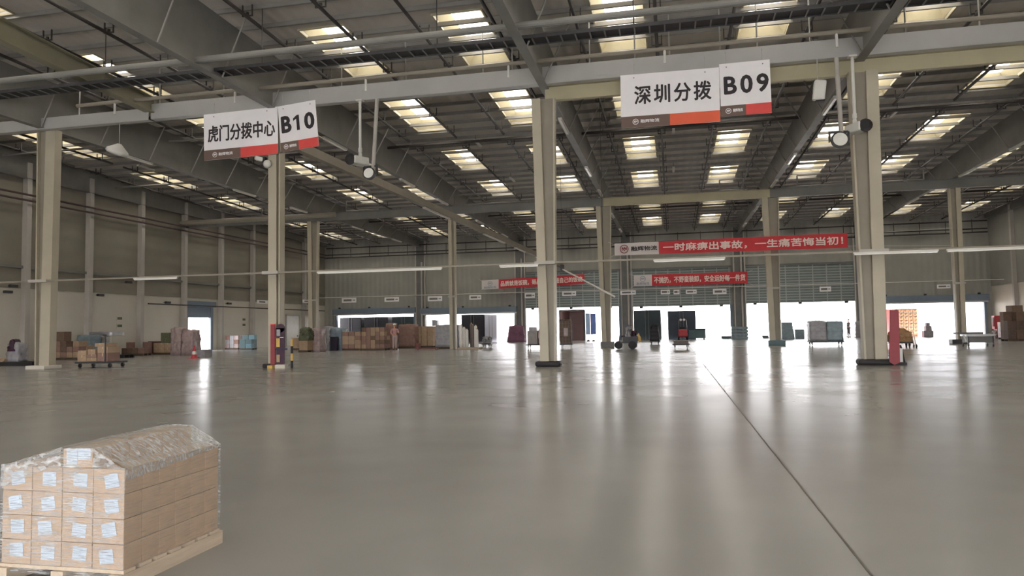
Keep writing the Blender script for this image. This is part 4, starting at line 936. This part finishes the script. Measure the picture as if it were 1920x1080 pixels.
# ---------------------------------------------------------------- people
def skin_body(name, nodes, edges, m, parent, sub=2):
    me = bpy.data.meshes.new(name); me.from_pydata([n[0] for n in nodes], edges, []); o = bpy.data.objects.new(name, me); COL.objects.link(o); o.parent = parent
    sk = o.modifiers.new('skin', 'SKIN'); sk.use_smooth_shade = True
    lay = me.skin_vertices[0].data
    for i, n in enumerate(nodes): rr = n[1]; lay[i].radius = (rr, rr*n[2] if len(n) > 2 else rr)
    lay[0].use_root = True
    sb = o.modifiers.new('sub', 'SUBSURF'); sb.levels = sub; sb.render_levels = sub
    me.materials.append(m); return o
def person(label, loc, rz, H, shirt, trous, armL, armR, stance=.09, cap=None, group=None, step=0):
    """standing figure facing -y; armL/armR: elbow and wrist as offsets from the shoulder, in metres for a 1.70 m body"""
    r = thing('person', label, 'person', loc, rz, group); r.scale = (H/1.7,)*3
    hip, kn, an = .88, .48, .08
    nodes = [((0,0,.93), .125, .8), ((0,0,1.08), .115, .75), ((0,.0,1.28), .14, .75), ((0,.01,1.40), .10, .8), ((0,0,1.46), .052), ((0,-.01,1.54), .075, 1.1), ((0,-.015,1.63), .078, 1.1)]
    edges = [(0,1),(1,2),(2,3),(3,4),(4,5),(5,6)]
    def add(p, rr, fr): nodes.append((p, rr)); edges.append((fr, len(nodes)-1)); return len(nodes)-1
    legs = []
    for s in (-1, 1):
        st = step*s
        a = add((s*.09, 0, hip), .085, 0); b = add((s*stance, -.02+st*.5, kn), .058, a); c = add((s*(stance+.01), .02+st, an+.02), .04, b); d = add((s*(stance+.02), -.12+st, .035), .034, c); legs.append((a, b, c))
    arms = []
    for s, (el, wr) in ((-1, armL), (1, armR)):
        sh = (s*.19, 0, 1.38); a = add(sh, .055, 2); e = add(tuple(sh[i]+el[i] for i in range(3)), .042, a); w_ = add(tuple(sh[i]+wr[i] for i in range(3)), .028, e); arms.append((a, e, w_))
    skin_body('body', nodes, edges, M_skin, r)
    for a, e, w_ in arms:                                   # hands: palm, four fingers, thumb
        W_ = Vector(nodes[w_][0]); D = (W_-Vector(nodes[e][0])).normalized(); sd = D.cross(Vector((0, 1, .2))).normalized(); mb = MB()
        mb.tube(W_-D*.01, W_+D*.085, .026, .034, 8)
        for q, ln in enumerate((.062, .075, .07, .052)):
            b0 = W_+D*.08+sd*(-.027+.018*q); k1 = b0+D*ln*.55; k2 = k1+(D*.8+Vector((0, -.5, -.1))).normalized()*ln*.5
            mb.tube(b0, k1, .0095, .009, 6).tube(k1, k2, .009, .007, 6)
        t0 = W_+D*.03+sd*.028; mb.tube(t0, t0+(D*.6+sd*.8).normalized()*.045, .011, .01, 6).tube(t0+(D*.6+sd*.8).normalized()*.045, t0+(D*.95+sd*.7).normalized()*.075, .01, .008, 6)
        mb.build('hand', M_skin, r)
    sn = [((0,0,.95), .135, .85), ((0,0,1.1), .13, .8), ((0,.0,1.28), .155, .78), ((0,.01,1.405), .105, .8)]; se = [(0,1),(1,2),(2,3)]
    for s, (a, e, w_) in zip((-1, 1), arms):
        sn.append((nodes[a][0], .068)); se.append((2, len(sn)-1)); P, Q = Vector(nodes[a][0]), Vector(nodes[e][0]); sn.append((tuple(P.lerp(Q, .95)), .054)); se.append((len(sn)-2, len(sn)-1))
        Wv = Vector(nodes[w_][0]); sn.append((tuple(Q.lerp(Wv, .8)), .042)); se.append((len(sn)-2, len(sn)-1))
    skin_body('shirt', sn, se, shirt, r)
    tn = [((0,0,.95), .14, .85)]; te = []
    for a, b, c in legs:
        A_, B_, C_ = (Vector(nodes[i][0]) for i in (a, b, c))
        tn.append((tuple(A_), .1)); te.append((0, len(tn)-1)); tn.append((tuple(B_), .075)); te.append((len(tn)-2, len(tn)-1)); tn.append((tuple(C_), .062)); te.append((len(tn)-2, len(tn)-1))
    skin_body('trousers', tn, te, trous, r)
    for a, b, c in legs:
        C_ = Vector(nodes[c][0]); MB().lump(C_.x-.05, C_.y-.19, 0, C_.x+.05, C_.y+.06, .085, .004, 4, .01, 1, .2).build('shoe', M_black, r, smooth=True)
    mb = MB(); mb.ball((0, -.105, 1.595), .014, .022, .022, 8, 6); mb.build('nose', M_skin, r, smooth=True)
    for s in (-1, 1):
        MB().ball((s*.032, -.092, 1.625), .011, .008, .007, 8, 6).build('eye', M_hair, r); MB().ball((s*.085, 0, 1.605), .012, .022, .032, 8, 6).build('ear', M_skin, r, smooth=True)
    MB().box(-.025, -.1, 1.552, .025, -.09, 1.559).build('mouth', M_boardred, r)
    if cap is None: MB().lathe([(.088, 1.625), (.098, 1.66), (.085, 1.71), (.04, 1.735), (.005, 1.738)], Matrix.Translation((0, .012, 0)), 16).build('hair', M_hair, r, smooth=True)
    else:
        MB().lathe([(.1, 1.64), (.104, 1.68), (.09, 1.73), (.04, 1.755), (.005, 1.758)], None, 16).build('cap', cap, r, smooth=True); MB().box(-.075, -.2, 1.645, .075, -.06, 1.66).build('cap_brim', cap, r, .006)
    return r
p = atZ(740, 656, 0); hgt = spot(734, 608, 746, 656)[3]
person('person in a white cap and dusty pink shirt standing before the brown wrapped load', (p.x, p.y, 0), .5, hgt, M_shirtp, M_trousl, ((-.07,-.05,-.26), (-.02,-.26,-.34)), ((.06,-.1,-.26), (-.02,-.32,-.2)), .08, M_white)
p = atZ(1592, 632, 0); Yp = 82.3; p = atY(1592, 632, Yp); hgt = atY(1590, 598, Yp).z
person('person in dark clothes standing in the fifth loading door, one hand raised', (p.x, Yp, 0), -1.2, max(1.6, min(1.9, hgt)), M_shirtd, M_trous, ((-.05,.02,-.28), (-.02,-.03,-.52)), ((.08,-.1,-.24), (-.06,-.22,-.12)), .07, None, None, .05)

# ---------------------------------------------------------------- vehicles at the docks
def truck(label, u0, vt, u1, m, Y=83.4, L=8.0, inside=None, vb=636, doors=True):
    a, b = atY(u0, vb, Y), atY(u1, vt, Y); w = b.x-a.x; h = b.z
    r = thing('box_truck', label, 'truck', ((a.x+b.x)/2, Y, -1.2)); B = 1.15
    z0, z1 = B, h+1.2; t = .06
    if inside is None:
        MB().box(-w/2, .05, z0, w/2, L, z1).build('cargo_box', m, r, .02)
        for s in (-1, 1):
            MB().box(min(0, s*w/2)+.03, -.0, z0+.05, max(0, s*w/2)-.03, .05, z1-.05).build('rear_door', m, r, .01)
            MB().tube((s*.18, -.03, z0+.1), (s*.18, -.03, z1-.1), .02, n=6).build('locking_bar', M_steel, r)
    else:
        MB().box(-w/2, 0, z0-.05, w/2, L, z0).box(-w/2, 0, z1-t, w/2, L, z1).box(-w/2, 0, z0, -w/2+t, L, z1-t).box(w/2-t, 0, z0, w/2, L, z1-t).box(-w/2+t, L-t, z0, w/2-t, L, z1-t).build('cargo_box', inside, r)
        MB().box(-w/2-.05, -.04, z0-.1, -w/2+.08, .06, z1+.05).box(w/2-.08, -.04, z0-.1, w/2+.05, .06, z1+.05).box(-w/2+.08, -.04, z1-.05, w/2-.08, .06, z1+.06).build('door_frame', m, r)
        for s in (-1, 1): MB().box(s*w/2-.03+s*.07, .1, z0, s*w/2+.03+s*.07, w/2+.1, z1).build('rear_door', m, r)
    MB().box(-w/2+.1, .1, .55, w/2-.1, L+.2, B-.06).build('chassis', M_darkst, r)
    for s in (-1, 1):
        for yy in (1.4, 2.6, L-.8): MB().tube((s*(w/2-.3)-.14, yy, .48), (s*(w/2-.3)+.14, yy, .48), .48, n=18).build('wheel', M_black, r)
    MB().box(-w/2+.1, L+.35, .5, w/2-.1, L+2.3, min(z1-.2, 2.9)).build('cab', m, r, .12)
    MB().box(-w/2, -.02, .6, w/2, .08, .75).build('rear_bumper', M_steel, r)
    return r
truck('dark navy truck rear, left one of three in the first loading door', 637, 595, 677, M_truckk)
truck('dark navy truck rear, middle one of three in the first loading door', 683, 594, 727, M_truckk)
truck('dark teal truck rear, right one of three in the first loading door', 735, 593, 778, M_truckt)
truck('black truck rear standing in the second loading door', 865, 589, 907, M_truckk)
truck('pale lavender truck body in the second loading door', 909, 590, 931, M_truckw)
truck('open container with pinkish lining beside the middle near column', 1050, 581, 1095, M_darkst, inside=M_truckp)
truck('dark teal truck rear in the fourth loading door, left one', 1189, 581, 1238, M_truckt)
truck('dark blue grey truck rear in the fourth loading door, behind the forklift', 1253, 582, 1304, M_truckd)
# low truck bed side and other items in the fourth door
a, b = atY(1292, 633, 83), atY(1322, 616, 83)
r = thing('cargo_crate', 'blue green low crate right of the forklift truck', 'crate', ((a.x+b.x)/2, 82.4, 0)); w = (b.x-a.x)/2
MB().box(-w, -.5, .1, w, .5, b.z).build('crate_body', M_tealbox, r, .02); MB().box(-w-.03, -.53, b.z-.1, w+.03, .53, b.z).build('rim', M_truckt, r)
for s in (-1, 1): MB().box(s*w*.8-.08, -.5, 0, s*w*.8+.08, .5, .1).build('runner', M_dwood, r)
# forklift with driver, seen from behind
fx0, fx1, y, h = spot(1270, 594, 1291, 634, 79.0); r = thing('forklift', 'forklift with red counterweight and two bright lamps in the fourth loading door', 'forklift', ((fx0+fx1)/2, 79, 0)); w = (fx1-fx0)/2
H = max(2.0, h)
MB().lump(-w*.8, -.1, .35, w*.8, .7, 1.1, .01, 6, .04, 2, .08).build('counterweight', M_firered, r, smooth=True)
MB().box(-w*.75, .5, .3, w*.75, 1.9, .8).build('chassis', M_darkst, r, .03)
for s in (-1, 1):
    MB().tube((s*w*.75, .35, .8), (s*w*.68, .55, H-.1), .035).tube((s*w*.75, 1.7, .8), (s*w*.68, 1.5, H-.1), .035).build('guard_post', M_darkst, r)
    MB().lathe([(.1, 0), (.13, .06), (.1, .1)], Matrix.Translation((s*w*.3, .45, H-.12)) @ Matrix.Rotation(math.pi/2, 4, 'X'), 14).build('lamp', M_white, r)
    MB().tube((s*w*.75-.09, .3, .27), (s*w*.75+.09, .3, .27), .27, n=16).build('wheel', M_black, r); MB().tube((s*w*.75-.1, 1.6, .33), (s*w*.75+.1, 1.6, .33), .33, n=16).build('wheel', M_black, r)
    MB().box(s*.35-.06, 1.95, .08, s*.35+.06, 3.0, .13).build('fork', M_steel, r); MB().box(s*.4-.05, 1.88, .1, s*.4+.05, 1.98, H).build('mast', M_darkst, r)
MB().box(-w*.72, .5, H-.12, w*.72, 1.55, H-.06).build('roof_guard', M_darkst, r)
MB().box(-.3, .75, .8, .3, 1.2, .95).build('seat', M_black, r, .03); MB().box(-.3, .68, .9, .3, .78, 1.4).build('backrest', M_black, r, .03)
x0, x1, y, h = spot(1261, 640, 1294, 655)
trolley('low dark trolley with white wheels in front of the forklift', x0, x1, y, 1.0, .36, wm=M_white, handle=False); carton((x0+x1)/2, y+.5, .36, (x1-x0)*.85, .8, .2, M_broll, 'flat dark crate on the low trolley before the forklift', None)
# cargo tricycle by the third dock column
x0, x1, y, h = spot(1156, 608, 1196, 655)
r = thing('cargo_tricycle', 'dark cargo tricycle with bundles right of the plinth column', 'tricycle', ((x0+x1)/2, y+.5, 0)); w = (x1-x0)/2
MB().box(-w*.4, -.4, .42, w, .4, .52).box(-w*.4, -.42, .52, w, -.38, .85).box(-w*.4, .38, .52, w, .42, .85).build('cargo_bed', M_darkst, r)
for yy in (-.42, .42): MB().tube((w*.5, yy-.04, .28), (w*.5, yy+.04, .28), .28, n=16).build('wheel', M_black, r)
MB().tube((-w*.85, -.04, .28), (-w*.85, .04, .28), .28, n=16).build('wheel', M_black, r)
MB().tube((-w*.85, 0, .28), (-w*.7, 0, 1.1), .03).tube((-w*.7, -.3, 1.1), (-w*.7, .3, 1.1), .02).build('steering_bar', M_steel, r); MB().box(-w*.7, -.06, .4, w*.2, .06, .5).build('frame', M_darkst, r); MB().box(-w*.55, -.14, .8, -w*.2, .14, .92).build('seat', M_black, r, .03); MB().tube((-w*.38, 0, .5), (-w*.38, 0, .8), .04).build('seat_post', M_steel, r)
wrapped('purple grey bundle on the cargo tricycle, left one', (x0+x1)/2-w*.12, (x0+x1)/2+w*.38, y+.2, .6, .525, .95, M_gfilm, 31, 'bundle', .08, .1, .2, name='bundle'); wrapped('dark bundle on the cargo tricycle, right one', (x0+x1)/2+w*.42, (x0+x1)/2+w*.96, y+.2, .6, .525, .6, M_purple, 32, 'bundle', .08, .1, .2, name='bundle')
p = atZ(1198, 640, 0); tag(MB().lathe([(.2, 0), (.22, .3), (.16, .5), (.07, .62), (.06, .8)], None, 12).build('jerry_can', M_yellow, None, loc=(p.x, min(p.y, 79.8), 0)), 'small yellow can on the floor right of the cargo tricycle', 'can')
x0, x1, y, h = spot(1218, 612, 1238, 646)
trolley('dark two-wheeled hand cart under the round dark bundle', x0, x1, y, .9, .3, handle=False); wrapped('round dark wrapped bundle on a hand cart before the left teal truck', x0+.02, x1-.02, y+.05, .8, .3, 1.15, M_truckk, 33, 'bundle', .07, .2, .3, name='bundle')
x0, x1, y, h = spot(1371, 611, 1402, 635, 80.0); w = x1-x0
r = thing('stacked_bins', 'grey stacked bins against the dock column between the fourth and fifth doors', 'bin', ((x0+x1)/2, 79.6, 0))
for k in range(4): MB().box(-w/2, -.4, .02+k*h/4, w/2, .4, .02+(k+1)*h/4-.06).build('bin', M_tfilm, r, .03)
for k, (u0, u1) in enumerate(((1353, 1377), (1430, 1442), (956, 985))):
    a, b = atY(u0, 635, 81.6), atY(u1, 628, 81.6)
    r = thing('dock_leveller', ('teal dock plate raised at the right end of the fourth door', 'small dark dock block behind the teal-footed column', 'dark dock plate under the magenta cover')[k], 'dock plate', ((a.x+b.x)/2, 81.7, 0)); w = (b.x-a.x)/2
    MB().box(-w, -.3, .02, w, .4, .14).build('plate', M_tealbox if k == 0 else M_darkst, r); MB().box(-w, .34, .14, w, .42, .32).build('lip', M_truckt, r); MB().box(-w*.8, -.2, 0, w*.8, .3, .02).build('hinge_base', M_darkst, r)
a, b = atY(952, 632, 79.6), atY(985, 612, 79.6); w = (b.x-a.x)/2
wrapped('magenta tarpaulin-covered pile at the foot of the dock column between second and third doors', a.x, b.x, 79.2, .9, 0, b.z, M_magenta, 34, 'covered pile', .05, .15, .25, name='covered_pile')
a, b = atY(920, 639, 81.5), atY(938, 634, 81.5)
# flag banners
for k, (u0, u1, m) in enumerate(((1099, 1106, M_blueb2), (1108, 1117, M_blueb))):
    a, b = atY(u0, 627, 78), atY(u1, 588, 78); w = b.x-a.x
    r = thing('feather_flag', ('pale blue' if k == 0 else 'deep blue')+' tall flag banner in the third loading door', 'flag', ((a.x+b.x)/2, 78, 0)); zb = max(.5, a.z)
    MB().box(-w/2, -.015, zb, w/2, .015, b.z).build('cloth', m, r); MB().tube((-w/2, 0, .05), (-w/2, 0, b.z+.05), .02, n=6).build('pole', M_steel, r); MB().lathe([(.18, 0), (.16, .08), (.05, .16)], None, 12).build('base', M_darkst, r)
# right of the teal-footed column
x0, x1, y, h = spot(1465, 604, 1485, 634, 78); r = thing('grey_cabinet', 'blue grey cabinet with one corner cut, right of the teal-footed column', 'cabinet', ((x0+x1)/2, 78, 0)); w = (x1-x0)/2; M = Matrix()
MB().hexa(((-w,-.5,0),(w+.2,-.5,0),(w+.2,.5,0),(-w,.5,0)), ((-w,-.5,h),(w,-.5,h),(w,.5,h),(-w,.5,h))).build('body', M_tfilm, r, .02); MB().box(-w-.03, -.53, h, w+.03, .53, h+.06).build('top', M_truckd, r)
x0, x1, y, h = spot(1457, 598, 1465, 634, 78.6); tag(MB().box(-.2, -.3, 0, .2, .3, 2.0).build('pink_panel_box', M_pfilm, None, .02, loc=(x0+.28, 78.9, 0)), 'narrow pinkish box between the teal-footed column and the grey cabinet', 'box')
x0, x1, y, h = spot(1491, 616, 1509, 634, 78.5); carton((x0+x1)/2, 79, 0, x1-x0, .9, h, M_tfilm, 'low blue grey box between the cabinet and the two wrapped stacks', None)
x0, x1, y, h = spot(1519, 602, 1584, 648); w = x1-x0
trolley('long dark trolley with white wheels under the two big wrapped stacks', x0, x1, y, 1.2, .3, wm=M_white, handle=False)
wrapped('big lavender grey wrapped stack, left one on the long trolley', x0+.03, x0+w*.5, y+.05, 1.1, .3, h-.3, M_gfilm, 35, amp=.025, taper=0.02); wrapped('big grey wrapped stack with a blue grey edge, right one on the long trolley', x0+w*.51, x1-.04, y+.05, 1.1, .3, h-.36, M_tfilm, 36, amp=.025, taper=.02)
x0, x1, y, h = spot(1602, 604, 1614, 634, 80.2); wrapped('grey wrapped bundle standing behind the right near column', x0, x1+.3, 79.6, .8, 0, h, M_gfilm, 37, 'bundle', .06, .1, .2, name='bundle')

# ---------------------------------------------------------------- right side
gx = GX[4]
r = thing('red_board', 'tall dull red board leaning at the right near column', 'board', (gx+.52, gy-.38, .02)); r.rotation_euler = (0, .05, 0)
MB().hexa(((-.14,-.03,.1),(.02,-.03,0),(.02,.03,0),(-.14,.03,.1)), ((-.14,-.03,1.95),(.02,-.03,1.95),(.02,.03,1.95),(-.14,.03,1.95))).build('panel', M_boardred, r); MB().hexa(((.02,-.03,0),(.2,-.03,.1),(.2,.03,.1),(.02,.03,0)), ((.02,-.03,1.95),(.14,-.03,1.95),(.14,.03,1.95),(.02,.03,1.95))).build('side_panel', M_boardred, r)
r = thing('floor_frame', 'black metal frame post on the floor right of the leaning red board', 'frame', (gx+.95, gy-.2, 0))
MB().tube((0, 0, 0), (-.12, .05, .72), .035).build('post', M_black, r); MB().box(-.5, -.05, 0, .05, .05, .1).build('foot_bar', M_black, r); MB().box(-.22, -.04, .12, -.08, .04, .6).build('white_panel', M_white, r)
x0, x1, y, h = spot(1672, 622, 1716, 652)
trolley('low dark trolley under the brown tarpaulin bale', x0+.05, x1-.1, y, .9, .34, handle=False)
wrapped('brown tarpaulin-covered bale on a low trolley near the red board', x0, x1-.1, y+.0, .9, .34, h-.42, M_tarp, 38, 'bale', .07, .28, .12, name='bale')
r = thing('hand_truck', 'small white hand truck leaning right of the tarpaulin bale', 'hand truck', (x1+.08, y+.1, 0))
MB().tube((0, 0, .1), (-.12, 0, .95), .025).tube((0, .35, .1), (-.12, .35, .95), .025).tube((-.12, 0, .95), (-.12, .35, .95), .025).build('frame', M_white, r); wheels(r, [(.0, -.06), (.0, .41)], .1)
# red-sided truck with orange crates in the last door
a, b = atY(1653, 634, 85.5), atY(1676, 580, 85.5)
r = thing('flatbed_truck', 'red-ended truck loaded with orange crates outside the last loading door', 'truck', (a.x, 85.5, -1.2)); WT = atY(1724, 634, 85.5).x-a.x+.3
MB().box(-.6, -.2, 1.0, WT, 2.4, 1.18).build('flatbed', M_firered, r); MB().box(-.6, -.15, 1.18, b.x-a.x-.05, 2.35, b.z+1.2).build('headboard', M_truckr, r, .02)
for k in range(4): MB().tube((.2+1.2*k, .0, .45), (.2+1.2*k, .3, .45), .45, n=16).build('wheel', M_black, r); MB().tube((.2+1.2*k, 1.9, .45), (.2+1.2*k, 2.2, .45), .45, n=16).build('wheel', M_black, r)
MB().box(-.5, .1, .5, WT-.1, 2.1, 1.0).build('chassis', M_darkst, r); MB().box(-2.6, -.1, .5, -.7, 2.3, 2.6).build('cab', M_truckr, r, .1)
a, b = atY(1679, 634, 85.5), atY(1721, 578, 85.5); nx, nz = 5, 8; cw = (b.x-a.x)/nx; ch = (b.z+.02)/nz
cr = None
for k in range(nz):
    for i in range(nx):
        if cr is None:
            cr = thing('plastic_crate', '', 'crate'); MB().box(-cw/2+.03, -.3, 0, cw/2-.03, .3, .04).box(-cw/2+.03, -.3, .04, -cw/2+.07, .3, ch-.08).box(cw/2-.07, -.3, .04, cw/2-.03, .3, ch-.08).box(-cw/2+.07, .26, .04, cw/2-.07, .3, ch-.08).box(-cw/2+.07, -.3, .04, cw/2-.07, -.26, ch*.55).build('crate_shell', M_crateo, cr)
            MB().box(-cw/2+.02, -.32, ch-.1, cw/2-.02, .32, ch-.03).build('rim', M_wood, cr); MB().box(-.08, -.325, ch*.2, .08, -.301, ch*.4).build('hand_hole', M_carton2, cr); MB().box(-cw/2+.03, -.3, ch-.03, cw/2-.03, .3, ch).build('stack_lip', M_carton2, cr); c = cr
        else: c = copy_tree(cr)
        c.location = (a.x+cw*(i+.5), 86.0, -.02+ch*k); tag(c, 'orange crate on the truck in the last door, %s row up, %s from the left' % (ORD[k], ORD[i]), 'crate', 'orange crates on the truck')
tag(MB().box(-9, 0, -1.2, 9, .3, 6.5).build('outbuilding', ribbed('white_outside_cladding', (226, 228, 234), 'Z', .8, .5), None, loc=(33, 104, 0)), 'white ribbed building wall beyond the last loading door', 'building')
for k, (u0, u1, v0, v1, z) in enumerate(((1728, 1746, 620, 631, 0), (1732, 1743, 612, 620, .62), (1733, 1740, 608, 613, 1.1))):
    x0, x1, y, h = spot(u0, v0, u1, v1, 80.0); carton((x0+x1)/2, 79.6, z, x1-x0, .7-.12*k, (.62, .48, .3)[k], M_gfilm, 'grey carton in the small stack in the last doorway, %s' % ('bottom one', 'middle one', 'top one')[k], 'small grey stack in the last doorway')
x0, x1, y, h = spot(1813, 622, 1868, 650); w = x1-x0
r = thing('flat_trolley', 'long low silver flat trolley by the right wall', 'trolley', ((x0+x1)/2, y+.5, 0))
MB().box(-w/2, -.5, .62, w/2, .5, .74).build('top', M_alu, r, .01); MB().box(-w/2+.1, -.45, .24, w/2-.1, .45, .6).build('shelf', M_steel, r)
for s in (-1, 1):
    for t in (-1, 1): MB().box(s*(w/2-.12)-.03, t*.42-.03, .12, s*(w/2-.12)+.03, t*.42+.03, .62).build('leg', M_steel, r)
wheels(r, [(s*(w/2-.12), t*.42) for s in (-1, 1) for t in (-1, 1)], .07)
MB().tube((-w/2+.02, -.4, .3), (-w/2-.12, -.4, .7), .04).build('end_handle', M_white, r)
carton((x0+x1)/2-.5, y+.5, .74, 1.4, .7, .12, M_steel, 'flat grey panel lying on the silver flat trolley', None)
r = thing('fire_cabinet', 'red fire hose cabinet on the right wall near the corner', 'cabinet', (atY(1866, 610, 74).x, 74, 0)); hh = atY(1864, 592, 74).z
MB().box(-.16, -.3, .75, .44, .3, hh).build('case', M_firered, r, .01); MB().box(-.2, -.22, 1.0, -.161, .05, hh-.15).build('glass_panel', M_black, r); MB().box(.05, -.25, 0, .4, .25, .75).build('stand', M_firered, r)
x0, x1, y, h = spot(1869, 625, 1884, 648, 70); wrapped('pinkish rounded sack at the foot of the right wall stacks', x0, x1, 70.3, .8, 0, h+.1, M_pfilm, 39, 'sack', .08, .1, .25, name='sack')
heap('grey carton in the narrow stack beside the large brown stack at right', 'grey cartons at the right edge', 1881, 594, 1896, 642, [M_gfilm, M_pfilm], .62, .45, .9, .14, 'pallet under the narrow grey stack at right', .2, Y=66, seed=14)
heap('brown carton in the large stack at the right edge, lower front part', 'brown cartons at the right edge', 1892, 584, 1925, 646, [mat('dull_brown_board', (96, 80, 72), .8), M_carton2], .75, .6, 1.3, .14, 'dark pallet under the large brown stack at right', .3, Y=60, seed=15)
heap('brown carton in the tall rear stack at the right edge', 'tall brown cartons at the right edge', 1902, 572, 1945, 646, [M_carton2], .8, .62, 1.2, .14, 'dark pallet under the tall rear stack at right', .1, Y=62.5, seed=16)
